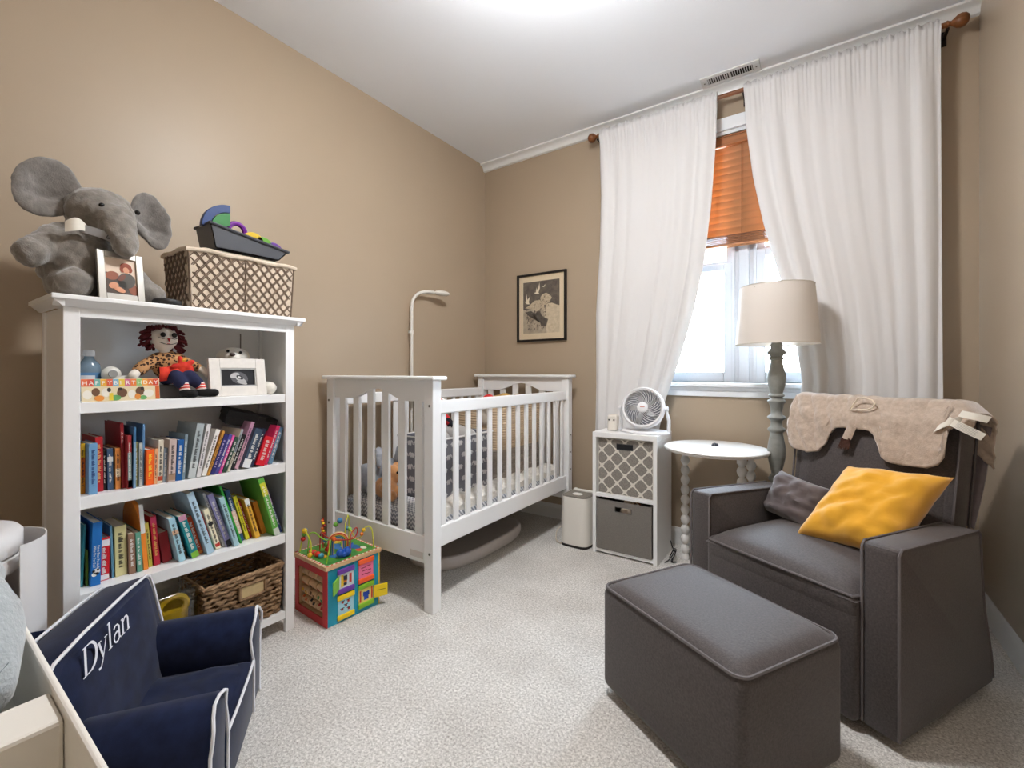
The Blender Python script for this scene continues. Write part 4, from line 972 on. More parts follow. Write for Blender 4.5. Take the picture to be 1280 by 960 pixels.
# grey plastic scoop tray with rainbow pieces
tr = thing('grey_tub', 'dark grey plastic tub standing on the lattice basket', 'tub', (-1.965, .90, 1.5755))
TG = mat('tub_grey', (74, 76, 82), .4)
pl_ = [(-.135, 0), (.115, 0), (.150, .036), (.156, .044), (-.158, .098), (-.152, .085)]
b = MB()
for x in (-.065, .060): b.prism([(-.132, .0), (.112, .0), (.15, .042), (-.15, .09)], .004, frame_mat((x, 0, 0), (0, 1, 0), (0, 0, 1)))
b.grid(lambda u, v: V((lerp(-.065, .064, u), lerp(-.132, -.15, v), lerp(0, .09, v))), 1, 2, thick=.004)
b.grid(lambda u, v: V((lerp(-.065, .064, u), lerp(.112, .15, v), lerp(0, .042, v))), 1, 2, thick=.004)
b.b2(-.065, .064, -.132, .112, 0, .004); b.build('body', TG, tr, world=False, smooth=False)
b = MB(); b.tube([(-.068, -.153, .092), (.067, -.153, .092), (.067, .153, .043), (-.068, .153, .043)], .0055, 6, closed=True); b.build('rim', TG, tr, world=False)
def sector(name, cat, label, o, r0, r1, a0, a1, col, d=.02, n=14, rotz=0, tilt=0):
    pts = [(r1 * math.cos(a0 + (a1 - a0) * k / n), r1 * math.sin(a0 + (a1 - a0) * k / n)) for k in range(n + 1)] + [(r0 * math.cos(a1 - (a1 - a0) * k / n), r0 * math.sin(a1 - (a1 - a0) * k / n)) for k in range(n + 1)]
    b = MB(); b.prism(pts, d, frame_mat((0, 0, 0), (0, 1, 0), (0, 0, 1)), bev=.0015)
    q = b.build(name, mat('toy_' + col, col, .4), None, world=False, smooth=False); q.location = o; q.rotation_euler = (tilt, 0, rotz); return tag(q, label, cat, 'toy pieces in the dark grey tub')
sector('toy_piece', 'toy', 'dark blue curved toy piece sticking up highest from the grey tub', (-1.965, .838, 1.664), .070, .100, PI * .5, PI * 1.0, '1d3a70', .024)
sector('toy_piece', 'toy', 'green curved toy piece under the dark blue one in the grey tub', (-1.965, .838, 1.664), .018, .068, PI * .5, PI * 1.0, '2f7c3c', .024)
tp = tag(MB().tube([(0, .031 * math.cos(k * PI / 12), .031 * math.sin(k * PI / 12)) for k in range(24)], .010, 8, closed=True).build('toy_ring', mat('toy_purple', (112, 40, 140), .35), world=False), 'purple toy ring standing in the grey tub', 'toy', 'toy pieces in the dark grey tub'); tp.location = (-1.955, .868, 1.672)
sector('toy_piece', 'toy', 'yellow curved toy piece lying in the grey tub', (-1.955, .925, 1.634), .026, .046, .1, PI - .1, 'd8b52a', .018)
sector('toy_piece', 'toy', 'lime green curved toy piece beside the yellow one in the grey tub', (-1.955, .965, 1.626), .024, .044, .1, PI - .1, '6aa63a', .018)
sector('toy_piece', 'toy', 'violet curved toy piece at the low end of the grey tub', (-1.955, 1.01, 1.617), .022, .040, .1, PI - .1, '6a3a98', .018)

# ------------------------------------------------------------------ top shelf things
Z1 = SHZ[0]
cd = thing('birthday_card', 'long fold-out birthday card with animal pictures on the top shelf', 'card', (-1.884, .482, Z1 + .0005), rot=(0, math.radians(-6), 0))
b = MB(); b.b2(-.0015, 0, -.094, .106, 0, .072); b.build('card_sheet', mat('card_cream', (222, 206, 170), .6), cd, world=False, smooth=False)
tc_ = ['d8693c', 'c8503a', '6fb0a8', 'e0a83a', 'd8603c', '7fb0c8', 'e0c04a', 'c86a8a', 'e07a3a', '8fb870', 'e8a040', 'd8783c', 'd04a34']
for i, ch in enumerate('HAPPYBIRTHDAY'):
    y0 = -.094 + i * .0152
    MB().b2(0, .0004, y0, y0 + .0152, .048, .071).build('letter_tile', mat('card_' + tc_[i], tc_[i], .6), cd, world=False, smooth=False)
    text_mesh(ch, .0175, 'letter', mat('ink_f4f0e8', 'f4f0e8', .6), cd, WM[cd.name] @ frame_mat((.0008, y0 + .0024, .053), (0, 1, 0), (0, 0, 1)), extrude=.0004)
pdisc(cd, 'animal_brown', '6a4a34', [(-.06, .03, .010, .013), (.005, .026, .013, .015), (.052, .03, .012, .014)], .0004); pdisc(cd, 'animal_white', 'e4ded2', [(-.08, .022, .011, .014), (-.035, .028, .012, .014), (.03, .020, .010, .014), (.075, .022, .014, .013)], .0006)
pdisc(cd, 'animal_dark', '2e2a28', [(-.028, .036, .005, .007), (.0, .038, .006, .005), (.058, .038, .005, .006)], .0010); pdisc(cd, 'animal_green', '5f9a5a', [(-.012, .010, .014, .009), (.06, .008, .01, .007)], .0008); pdisc(cd, 'animal_orange', 'd98a3c', [(-.052, .010, .012, .009), (.045, .012, .008, .010)], .0009)
prect(cd, 'card_yellow', 'e0c23a', [(-.028, -.018, .002, .026)], .0012); prect(cd, 'card_end', 'c8602c', [(.094, .105, .002, .047)], .0006)

bo = thing('sanitizer_bottle', 'clear pump bottle with pale blue label behind the birthday card', 'bottle', (-1.99, .428, Z1))
MB().lathe([(.0, .0005), (.027, .0005), (.03, .006), (.03, .105), (.027, .12), (.016, .134), (.012, .14), (.012, .146), (.0, .146)], (-1.99, .428, Z1)).build('bottle_body', mat('bottle_bluish', (150, 176, 196), .2, trans=.5), bo)
MB().lathe([(.0, .146), (.0145, .146), (.0145, .163), (.012, .166), (.0, .166)], (-1.99, .428, Z1)).build('cap', mat('cap_white', (214, 218, 222), .5), bo)
MB().lathe([(.0304, .03), (.0304, .092)], (-1.99, .428, Z1), caps=False).build('label_band', mat('label_blue', (88, 134, 178), .5), bo)
MB().lathe([(.0307, .068), (.0307, .083)], (-1.99, .428, Z1), caps=False, arc=(-.9, .3), seg=10).build('label_patch', mat('label_white', (215, 220, 226), .5), bo)

mo = thing('white_noise_monitor', 'white plastic monitor with a grey round disc behind the birthday card', 'monitor', (-1.955, .505, Z1))
MB().b2(-1.985, -1.935, .468, .558, Z1 + .0005, Z1 + .082, .02, 5).ell((-1.955, .476, Z1 + .086), (.018, .027, .027)).build('body', mat('plastic_offwhite', (208, 206, 198), .4), mo)
MB().cyl((-1.936, .476, Z1 + .088), .012, .006, rot=(0, PI / 2, 0), seg=24).build('disc', mat('plastic_grey', (150, 150, 148), .4), mo)
gb = tag(MB().b2(-.045, .045, -.06, .045, 0, .046, .001).build('grey_box', mat('card_grey', (96, 94, 94), .7), world=False, smooth=False), 'flat grey box the rag doll sits on', 'box'); gb.location = (-1.985, .65, Z1 + .0005)

# rag doll
D_ = thing('rag_doll', 'rag doll with dark red yarn hair, leopard blouse and navy trousers', 'doll', (-1.97, .64, Z1 + .047))
SKIN = mat('doll_cloth', (226, 216, 204), .9, bump=.2, bscale=500); LEO = mat('leopard_cloth', (182, 130, 84), .9)
N = LEO.node_tree.nodes; L = LEO.node_tree.links
tc = N.new('ShaderNodeTexCoord'); vo = N.new('ShaderNodeTexVoronoi'); vo.inputs['Scale'].default_value = 105; rp = N.new('ShaderNodeValToRGB'); rp.color_ramp.interpolation = 'CONSTANT'
rp.color_ramp.elements[0].color = lin((52, 30, 18)); rp.color_ramp.elements[1].position = .47; rp.color_ramp.elements[1].color = lin((186, 138, 92))
L.new(tc.outputs['Object'], vo.inputs['Vector']); L.new(vo.outputs['Distance'], rp.inputs[0]); L.new(rp.outputs[0], N['Principled BSDF'].inputs['Base Color'])
NVY = mat('doll_navy', (30, 34, 66), .9)
Zs = Z1 + .047
def face(b): b.ell((-1.965, .625, 1.222), (.036, .043, .045), seg=24, rings=16); limb(b, [(-1.968, .627, 1.19), (-1.968, .63, 1.165)], .016)
plush('head', face, SKIN, D_, vox=.005, fur=0)
rr = random.Random(3); b = MB()
for k in range(150):
    th = rr.uniform(0, 2 * PI); ph = rr.uniform(-.75, 1.5)
    n_ = V((math.cos(ph) * math.cos(th), math.cos(ph) * math.sin(th), math.sin(ph)))
    if n_.x > .45 and n_.z < .62: continue
    c = V((-1.968, .625, 1.224)) + V((n_.x * .040, n_.y * .050, n_.z * .048))
    if c.z > 1.262: c.z = 1.262
    q = c + V((n_.x * .014, n_.y * .018, -.012 + .01 * n_.z)) + V((rr.uniform(-.01, .01), rr.uniform(-.01, .01), rr.uniform(-.008, .004)))
    b.tube(bez([c - n_ * .008, (c + q) / 2 + n_ * .006, q], 3), .0048, 5)
stuff(b.build('yarn_hair', mat('yarn_maroon', (86, 22, 28), .95), D_))
b = MB(); b.ell((-1.9272, .611, 1.233), (.0035, .0085, .009)).ell((-1.9272, .645, 1.233), (.0035, .0085, .009)); b.build('eyes', mat('eye_black', (14, 12, 12), .15), D_); stuff(D_.children[-1])
b = MB(); b.prism([(-.005, .007), (.005, .007), (0, -.006)], .003, frame_mat((-1.9295, .629, 1.214), (0, 1, 0), (0, 0, 1))).box((-1.931, .629, 1.2005), (.003, .008, .004)); b.build('nose_and_lip', mat('doll_red', (170, 40, 40), .8), D_, smooth=False); stuff(D_.children[-1])
b = MB(); b.tube(bez([(-1.937, .603, 1.207), (-1.930, .618, 1.2005), (-1.929, .629, 1.1995), (-1.930, .64, 1.2005), (-1.936, .655, 1.206)], 4), .0011, 5)
for y in (.611, .645): b.tube(bez([(-1.931, y - .013, 1.224), (-1.929, y, 1.219), (-1.931, y + .013, 1.224)], 4), .0009, 5)
stuff(b.build('stitched_smile', mat('eye_black', (14, 12, 12), .15), D_))
def blouse(b):
    b.ell((-1.972, .640, 1.125), (.040, .050, .055)); limb(b, [(-1.97, .61, 1.15), (-1.955, .565, 1.122), (-1.945, .548, 1.106)], [.022, .021, .021]); limb(b, [(-1.97, .668, 1.152), (-1.955, .70, 1.13), (-1.94, .722, 1.117)], [.02, .019, .018])
plush('blouse', blouse, LEO, D_, vox=.005, fur=.001)
for pts in ([(-1.945, .548, 1.106), (-1.935, .533, 1.094), (-1.93, .527, 1.088)], [(-1.94, .722, 1.117), (-1.928, .74, 1.104), (-1.922, .748, 1.094)]):
    plush('hand', lambda b: limb(b, pts, [.014, .0145, .015]), SKIN, D_, vox=.004, fur=0)
def legs(b):
    limb(b, [(-1.965, .633, 1.078), (-1.915, .645, 1.085), (-1.897, .657, 1.058)], [.026, .024, .021]); limb(b, [(-1.965, .668, 1.078), (-1.915, .686, 1.085), (-1.897, .708, 1.058)], [.026, .024, .021])
plush('trousers', legs, NVY, D_, vox=.005, fur=.001)
STR = mat('sock_stripe', (200, 60, 50), .9); STW = mat('sock_white', (228, 214, 206), .9)
for y, sy in ((.661, 0), (.713, 0)):
    for k in range(5):
        q = lerp(1.056, 1.036, k / 4); MB().lathe([(.0, -.0028), (.016, -.0028), (.0165, 0), (.016, .0028), (.0, .0028)], (-1.894 + .004 * (k / 4), y + .004 * k / 4, q), rot=(0, -.3, 0), seg=14, caps=False).build('sock_band', STR if k % 2 else STW, D_)
SHO = mat('shoe_black', (22, 20, 22), .85)
for pts in ([(-1.893, .664, 1.026), (-1.878, .672, 1.0225), (-1.868, .685, 1.021)], [(-1.893, .716, 1.026), (-1.878, .735, 1.023), (-1.870, .754, 1.023)]):
    plush('shoe', lambda b: limb(b, pts, [.017, .0155, .0145]), SHO, D_, vox=.004, fur=0)
APR = mat('apron_red', (190, 32, 30), .8, col2=(214, 60, 30), var=.3, vscale=60)
b = MB(); b.grid(lambda u, v: V((-1.925 + .012 * math.sin(v * PI) + .004 * math.sin(u * 16), lerp(.597, .70, u) + (v - .5) * .01 * (u - .5), lerp(1.118, 1.072, v) + .012 * (u - .3))), 16, 8, thick=.003); b.build('apron', APR, D_)
def bow(b):
    b.ell((-1.912, .668, 1.125), (.009, .010, .010))
    for a in (.5, 1.9, 3.3, 4.5, 5.6): b.ell((-1.913, .668 + .022 * math.cos(a), 1.125 + .017 * math.sin(a)), (.006, .021, .010), rot=(a, 0, 0))
plush('bow', bow, APR, D_, vox=.004, fur=.001)
MB().ell((-1.9095, .668, 1.143), (.003, .010, .006), rot=(.5, 0, 0)).build('gold_leaf', mat('bow_gold', (206, 140, 30), .5), D_)
for y, z in ((.652, 1.062),): text_mesh('S', .016, 'embroidery', mat('ink_e8e6df', 'e8e6df', .6), D_, frame_mat((-1.8875, y - .006, z + .006), (.2, 1, 0), (-.45, 0, 1)), extrude=.0008)

uf = thing('ultrasound_frame', 'white wooden photo frame with a baby ultrasound scan', 'photo frame', (-1.879, .848, Z1 + .0005), rot=(0, math.radians(-8), math.radians(3)))
FW = mat('frame_whitewash', (222, 216, 208), .55, var=.04, vscale=60)
b = MB(); framebars(b, .212, .148, .038, .016); b.build('frame', FW, uf, world=False, smooth=False)
b = MB(); framebars(b, .136, .072, .005, .010, -.003, .038, .0005); b.build('inner_lip', mat('frame_grey', (186, 184, 182), .5), uf, world=False, smooth=False)
MB().b2(-.012, -.008, -.066, .066, .04, .108).build('scan_print', mat('scan_black', (30, 29, 32), .35), uf, world=False, smooth=False)
pdisc(uf, 'scan_cone', '5a585c', [(.004, .072, .034, .024, -.3)], -.0078); pdisc(uf, 'scan_bright', 'b8b6b6', [(-.012, .082, .018, .010, .3), (.01, .064, .022, .009, -.5), (.014, .053, .02, .006, -.3)], -.0074); pdisc(uf, 'scan_dark', '26262a', [(.006, .074, .014, .007, -.5)], -.0070); pdisc(uf, 'scan_baby', 'd6d4d2', [(.004, .074, .007, .004, -.5)], -.0066)
MB().box((-.045, 0, .058), (.003, .04, .125), rot=(0, .42, 0)).build('easel_back', mat('frame_back', (40, 38, 36), .8), uf, world=False, smooth=False)

be = thing('plush_bear', 'white plush bear peeping over the ultrasound frame', 'plush toy', (-2.0, .90, Z1))
WF = mat('white_plush', (228, 224, 214), .95, var=.06, vscale=60, bump=.4, bscale=300, sheen=.4)
def bear(b):
    b.ell((-2.02, .90, 1.09), (.055, .07, .083)); b.ell((-1.995, .872, 1.160), (.048, .064, .042)); b.ell((-1.955, .848, 1.160), (.024, .028, .022)); b.ell((-2.02, .93, 1.175), (.012, .018, .018))
    limb(b, [(-2.0, .93, 1.04), (-1.935, .965, 1.034), (-1.912, .978, 1.033)], [.032, .028, .0275]); limb(b, [(-2.0, .86, 1.04), (-1.96, .82, 1.034)], [.032, .027])
plush('body', bear, WF, be, vox=.006, fur=.002)
MB().ell((-1.929, .840, 1.170), (.006, .011, .008)).build('nose', mat('nose_brown', (60, 44, 38), .4), be)
MB().ell((-1.950, .880, 1.180), (.004, .006, .006)).build('eye', mat('eye_black', (14, 12, 12), .15), be)
MB().ell((-1.956, .835, 1.184), (.004, .006, .006)).build('eye', mat('eye_black', (14, 12, 12), .15), be)

# ------------------------------------------------------------------ woven basket and yellow tub on the bottom shelf
wb_ = thing('woven_basket', 'brown woven seagrass basket on the bottom shelf of the bookcase', 'basket', (-1.99, .865, SHZ[3]))
SG = mat('seagrass', (158, 126, 92), .85, col2=(104, 78, 54), var=.3, vscale=55, bump=.5, bscale=160, bdist=.003)
def loop(z, k, amp, n=96):
    hx, hy = .108 * (1 - .06 * k), .144 * (1 - .05 * k); pts = []
    base = []
    for q in range(n):
        t = q / n * 4; s_ = t % 1; e = int(t)
        x, y = [(hx, lerp(-hy, hy, s_)), (lerp(hx, -hx, s_), hy), (-hx, lerp(hy, -hy, s_)), (lerp(-hx, hx, s_), -hy)][e]
        nx, ny = [(1, 0), (0, 1), (-1, 0), (0, -1)][e]
        base.append((x, y, nx, ny))
    return base
rows = 11
for r_ in range(rows):
    z = SHZ[3] + .010 + r_ * .0178; k = 1 - r_ / (rows - 1)
    for par in (0, 1):
        if par == 0:
            pts = [(-1.985 + x + nx * .0042 * math.sin(q * 2 * PI / 6 + r_ * PI), .865 + y + ny * .0042 * math.sin(q * 2 * PI / 6 + r_ * PI), z + .0035 * math.sin(q * 2 * PI / 3 + r_ * 2)) for q, (x, y, nx, ny) in enumerate(loop(z, k, 0))]
            MB().tube(pts, [.0078 + .0022 * math.sin(q * 1.7 + r_) for q in range(len(pts))], 6, closed=True).build('woven_row', SG, wb_)
for s2 in (0, 1):
    pts = [(-1.985 + x * 1.02 + nx * .004 * math.cos(q * .9 + s2 * PI), .865 + y * 1.02 + ny * .004 * math.cos(q * .9 + s2 * PI), SHZ[3] + .203 + .0045 * math.sin(q * .9 + s2 * PI)) for q, (x, y, nx, ny) in enumerate(loop(0, 0, 0))]
    MB().tube(pts, .0062, 6, closed=True).build('braided_rim', mat('seagrass_light', (170, 138, 104), .85, col2=(128, 98, 70), var=.3, vscale=80), wb_)
MB().b2(-2.085, -1.885, .73, 1.0, SHZ[3] + .001, SHZ[3] + .008).build('base', SG, wb_, smooth=False)
MB().b2(-1.879, -1.864, .842, .932, SHZ[3] + .120, SHZ[3] + .172, .001).build('handle_opening', mat('tan_card', (186, 162, 118), .8, var=.08, vscale=40), wb_, smooth=False)
b = MB()
for q in ((.840, .934, .172), (.840, .934, .119)): b.tube([(-1.864, q[0], SHZ[3] + q[2]), (-1.864, q[1], SHZ[3] + q[2])], .006, 6)
for y in (.839, .935): b.tube([(-1.864, y, SHZ[3] + .119), (-1.864, y, SHZ[3] + .172)], .006, 6)
b.build('handle_rim', SG, wb_); stuff(wb_.children[-1])

yt = thing('toy_tub', 'clear plastic tub of yellow toy rings beside the woven basket', 'tub', (-1.975, .625, SHZ[3]))
MB().lathe([(.0, .001), (.072, .001), (.078, .08), (.08, .15), (.0, .15)], (-1.985, .625, SHZ[3])).build('yellow_pot', mat('toy_yellow', (214, 180, 30), .35), yt)
MB().tube([(-1.925 + .0 * k, .64 + .042 * math.cos(k * 2 * PI / 24), SHZ[3] + .165 + .035 * math.sin(k * 2 * PI / 24)) for k in range(24)], .011, 8, closed=True).build('ring_handle', mat('toy_yellow', (214, 180, 30), .35), yt)
MB().b2(-2.08, -1.895, .545, .712, SHZ[3] + .001, SHZ[3] + .222, .02, 4).build('clear_tub', glass_mat('clear_plastic', (.96, .95, .92, 1), .12, .06), yt)
# ------------------------------------------------------------------ wooden activity cube
AC = thing('activity_cube', 'wooden activity cube with bead maze on top, red and turquoise sides', 'toy', (-1.868, 1.272, 0), rotz=math.radians(-3))
hs = .135; ht = .246
CY = mat('cube_turquoise', (30, 150, 178), .4, var=.05, vscale=20); RED = mat('cube_red', (190, 34, 38), .4); YEL = mat('cube_yellow', (232, 192, 30), .4); MAPLE = mat('maple', (208, 172, 130), .5, var=.15, vscale=40, stretch=(1, .15, 1))
def ap(name, fill, m, par=AC, **k):
    b = MB(); fill(b); return b.build(name, m, par, world=False, **k)
ap('turquoise_panel', lambda b: b.b2(hs - .008, hs, -hs + .006, hs - .006, 0, ht, .001), CY, smooth=False)
ap('yellow_panel', lambda b: b.b2(-hs, hs - .001, hs - .006, hs + .001, 0, ht, .001), YEL, smooth=False)
ap('blue_panel', lambda b: b.b2(-hs, -hs + .008, -hs + .006, hs - .006, 0, ht), mat('cube_blue', (40, 80, 170), .4), smooth=False)
b = MB(); t_ = .032; y0, y1 = -hs, -hs + .006
b.b2(-hs, -hs + t_, y0, y1, 0, ht, .001).b2(hs - t_, hs + .001, y0, y1, 0, ht, .001).b2(-hs + t_, hs - t_, y0, y1, 0, .034, .001).b2(-hs + t_, hs - t_, y0, y1, ht - .034, ht, .001)
b.build('red_frame', RED, AC, world=False, smooth=False)
ap('opening_lining', lambda b: (b.b2(-hs + t_ - .004, -hs + t_, y0 + .002, y0 + .05, .034, ht - .034), b.b2(hs - t_, hs - t_ + .004, y0 + .002, y0 + .05, .034, ht - .034), b.b2(-hs + t_, hs - t_, y0 + .002, y0 + .05, .030, .034), b.b2(-hs + t_, hs - t_, y0 + .002, y0 + .05, ht - .034, ht - .030)), MAPLE, smooth=False)
ap('dark_back', lambda b: b.b2(-hs + t_, hs - t_, y0 + .05, y0 + .052, .034, ht - .034), mat('cube_inside', (36, 26, 20), .9), smooth=False)
rc = ['c8602c', '3a8a4a', '2c2a28', 'd8a828', 'b02c30', '7a5a38']
for r_ in range(4):
    z = .058 + r_ * .043
    for c_ in range(3):
        x = -.066 + c_ * .066
        q = ap('wood_roller', lambda b: b.cyl((x, y0 + .026, z), .017, .060, rot=(0, PI / 2, 0), seg=14, bev=.002), MAPLE)
        cc = rc[(r_ * 3 + c_ * 2) % 6]
        for k, dx in enumerate((-.014, .012)):
            a = .6 + .5 * k + r_ * .7
            MB().box((x + dx, y0 + .026 - .0172 * math.sin(a), z + .0172 * math.cos(a)), (.014, .012, .0015), rot=(a, 0, 0)).build('printed_patch', mat('print_' + cc, cc, .5), q, world=False, smooth=False)
ap('top_board', lambda b: b.b2(-hs - .006, hs + .006, -hs - .006, hs + .006, ht, ht + .018, .002), MAPLE, smooth=False)
zt = ht + .018
GREEN = mat('printed_meadow', (44, 126, 56), .45, col2=(96, 160, 60), var=.3, vscale=22, detail=1)
ap('printed_top', lambda b: b.b2(-hs + .006, hs - .006, -hs + .006, hs - .006, zt, zt + .0006), GREEN, smooth=False)
b1, b2_ = MB(), MB()
n = 26
for k in range(n):
    s_ = -hs + .002 + (2 * hs - .004) * k / n; e = s_ + (2 * hs - .004) / n
    for bb_, on in ((b1, k % 2 == 0), (b2_, k % 2 == 1)):
        if on:
            for q in (-1, 1):
                bb_.b2(s_, e, q * (hs + .0005) - (.008 if q > 0 else 0), q * (hs + .0005) + (.008 if q < 0 else 0), zt + .0002, zt + .0008).b2(q * (hs + .0005) - (.008 if q > 0 else 0), q * (hs + .0005) + (.008 if q < 0 else 0), s_, e, zt + .0003, zt + .0009)
stuff(b1.build('red_border_dashes', mat('print_red', (196, 52, 44), .5), AC, world=False, smooth=False)); stuff(b2_.build('white_border_dashes', mat('print_white', (226, 220, 208), .5), AC, world=False, smooth=False))
rr = random.Random(5)
for col, pos in (('2f6fb0', [(-.04, .02, .04, .028), (.045, -.05, .03, .018), (.03, .07, .036, .02)]), ('d84a30', [(-.08, -.08, .018, .016), (.08, .06, .02, .014), (-.02, -.09, .02, .01)]), ('e2b030', [(.08, -.02, .018, .016), (-.09, .05, .016, .02), (.02, -.08, .018, .014)]), ('e6dcc8', [(-.05, -.02, .02, .012), (.07, .09, .02, .012)])):
    b = MB()
    for (x, y, rx, ry) in pos: b.prism([(x + rx * math.cos(k * PI / 8), y + ry * math.sin(k * PI / 8)) for k in range(16)], .0004, Matrix.Translation((0, 0, zt + .0006 + .0002 * len(b.bm.verts) / 100)))
    stuff(b.build('printed_spots', mat('print_' + col, col, .5), AC, world=False, smooth=False))
# four plaques with doors on the turquoise side
def plaque(yc, zc, rail, pane, shapes, door=None):
    w_, h_ = .084, .108
    q = ap('plaque_picture', lambda b: b.b2(hs, hs + .0045, yc - w_ / 2 + .004, yc + w_ / 2 - .004, zc - h_ / 2 + .022, zc + h_ / 2 - .022), mat('plaque_' + pane, pane, .45), smooth=False)
    for zz_ in (zc + h_ / 2 - .022, zc - h_ / 2): MB().b2(hs, hs + .011, yc - w_ / 2, yc + w_ / 2, zz_, zz_ + .022, .004).build('rail', mat('plaque_' + rail, rail, .4), q, world=False, smooth=False)
    for col, sh in shapes:
        b = MB()
        for (y, z, ry, rz) in sh: b.b2(hs + .0045, hs + .0052, yc + y - ry, yc + y + ry, zc + z - rz, zc + z + rz)
        stuff(b.build('printed_marks', mat('plaque_' + col, col, .5), q, world=False, smooth=False))
    if door:
        M = Matrix.Translation((hs + .009, yc + door[1] * (w_ / 2 - .004), zc)) @ Euler((0, 0, door[2])).to_matrix().to_4x4()
        b = MB(); b.b2(-.002, .004, 0 if door[1] > 0 else -.064, .064 if door[1] > 0 else 0, -.029, .029, .002); b.bm.transform(M)
        d_ = b.build('door', mat('plaque_' + door[0], door[0], .4), q, world=False, smooth=False)
plaque(-.045, .180, '6b3a9e', 'd0d8dc', [('e8c030', [(-.018, 0, .006, .026)]), ('2a2a34', [(-.004, .008, .010, .012), (-.004, -.016, .008, .006)]), ('c83a3a', [(.022, .002, .006, .02)]), ('e8822a', [(-.004, -.004, .008, .005)])], ('7fc04a', -1, math.radians(38)))
plaque(.058, .188, 'f0622e', 'f07aa0', [('8c2038', [(-.014, .014, .012, .0018), (.012, .016, .012, .0018), (-.008, 0, .012, .0018), (.016, -.004, .01, .0018), (-.012, -.016, .012, .0018), (.012, -.018, .012, .0018)])])
plaque(-.045, .066, 'f2cf1c', 'a4d4e6', [('b03030', [(-.016, .018, .005, .004), (.012, .016, .005, .004), (0, 0, .005, .004), (-.018, -.012, .005, .004), (.014, -.018, .005, .004)]), ('2e2c34', [(-.016, .024, .010, .0015), (.012, .022, .010, .0015), (0, .006, .010, .0015), (-.018, -.006, .010, .0015), (.014, -.012, .010, .0015)])])
plaque(.058, .074, '86bc2c', 'e8d070', [('2448a8', [(0, -.004, .012, .018), (-.012, .006, .005, .010), (.012, .006, .005, .010)]), ('c8402a', [(-.03, 0, .004, .026), (.03, 0, .004, .026)])], ('f0d020', 1, math.radians(-22)))
b = MB(); b.b2(-.0005, .0006, .012, .052, -.0015, .0015); b.bm.transform(Matrix.Translation((hs + .0135, .058 + .038, .078)) @ Euler((0, 0, math.radians(-22))).to_matrix().to_4x4()); stuff(b.build('door_line', mat('plaque_8c7a10', '8c7a10', .5), AC, world=False, smooth=False))
# bead maze
WIREY = mat('wire_lime', (206, 208, 60), .35); WIRER = mat('wire_red', (176, 36, 32), .35); WIREG = mat('wire_green', (140, 190, 50), .35)
def wire(pts, m, r=.0028): return ap('maze_wire', lambda b: b.tube(bez(pts, 7), r, 7), m)
zz = zt
def beads(lst):
    for c, pos, r in lst: ap('bead', lambda b: b.ell(pos, r, seg=14, rings=10), mat('bead_' + c, c, .3))
wire([(.10, -.115, zz), (.095, -.10, zz + .05), (.07, -.08, zz + .085), (.02, -.07, zz + .07), (0, -.09, zz + .088), (-.03, -.095, zz + .10), (-.05, -.11, zz + .09), (-.05, -.12, zz)], WIREG)
wire([(-.02, -.12, zz), (-.03, -.115, zz + .06), (-.05, -.125, zz + .105), (-.09, -.115, zz + .11), (-.10, -.10, zz + .10), (-.115, -.11, zz + .06), (-.12, -.12, zz)], WIREY)
wire([(.115, .115, zz), (.112, .11, zz + .08), (.10, .10, zz + .105), (.08, .085, zz + .09), (.07, .075, zz + .055), (.05, .06, zz + .05), (.03, .05, zz + .085), (.0, .05, zz + .09), (-.02, .04, zz + .05), (-.02, .03, zz)], WIREY)
wire([(.11, -.005, zz), (.11, -.005, zz + .08), (.10, .01, zz + .10), (.095, .035, zz + .115), (.09, .045, zz + .095), (.095, .03, zz + .075), (.10, .0, zz + .072), (.06, -.05, zz + .075), (.0, -.06, zz + .08), (-.06, -.05, zz + .08), (-.07, -.05, zz)], WIRER)
wire([(-.05, .09, zz), (-.05, .09, zz + .10), (-.04, .08, zz + .135), (-.0, .05, zz + .14), (.02, .03, zz + .13), (.03, .02, zz + .10), (.03, .02, zz)], WIREY)
beads([('3a78a8', (-.0, .01, zz + .135), .013), ('6aa83a', (-.01, -.005, zz + .118), .011), ('e0b820', (-.072, -.122, zz + .108), .012), ('3a78a8', (-.098, -.105, zz + .10), .011), ('5a9a3a', (-.108, -.106, zz + .08), .011), ('c8302a', (-.112, -.108, zz + .058), .011), ('d8352a', (.0, -.10, zz + .012), .013), ('c8302a', (-.028, -.112, zz + .014), .012), ('3a8aa0', (.03, -.10, zz + .012), .013), ('e0b820', (-.02, -.125, zz + .010), .011), ('e0622a', (.055, -.052, zz + .078), .010), ('3a78a8', (.0, .048, zz + .088), .010), ('7fb04a', (.02, .05, zz + .088), .010), ('c8302a', (.0, -.055, zz + .020), .011), ('5a9a3a', (-.01, -.055, zz + .038), .010), ('3a78a8', (-.012, -.056, zz + .058), .010), ('e07a2a', (.078, .076, zz + .07), .009), ('e0b820', (.082, .083, zz + .088), .009)])
for k in range(6): ap('spiral_bead', lambda b: b.ell((-.075 + .004 * math.sin(k * 2.1), -.03 + .004 * math.cos(k * 2.1), zz + .07 + k * .012), (.008, .008, .006), seg=12, rings=8), mat('bead_' + ['c8302a', 'e0b820', 'e07a2a'][k % 3], ['c8302a', 'e0b820', 'e07a2a'][k % 3], .3))
wire([(-.075, -.03, zz), (-.075, -.03, zz + .145)], WIRER)
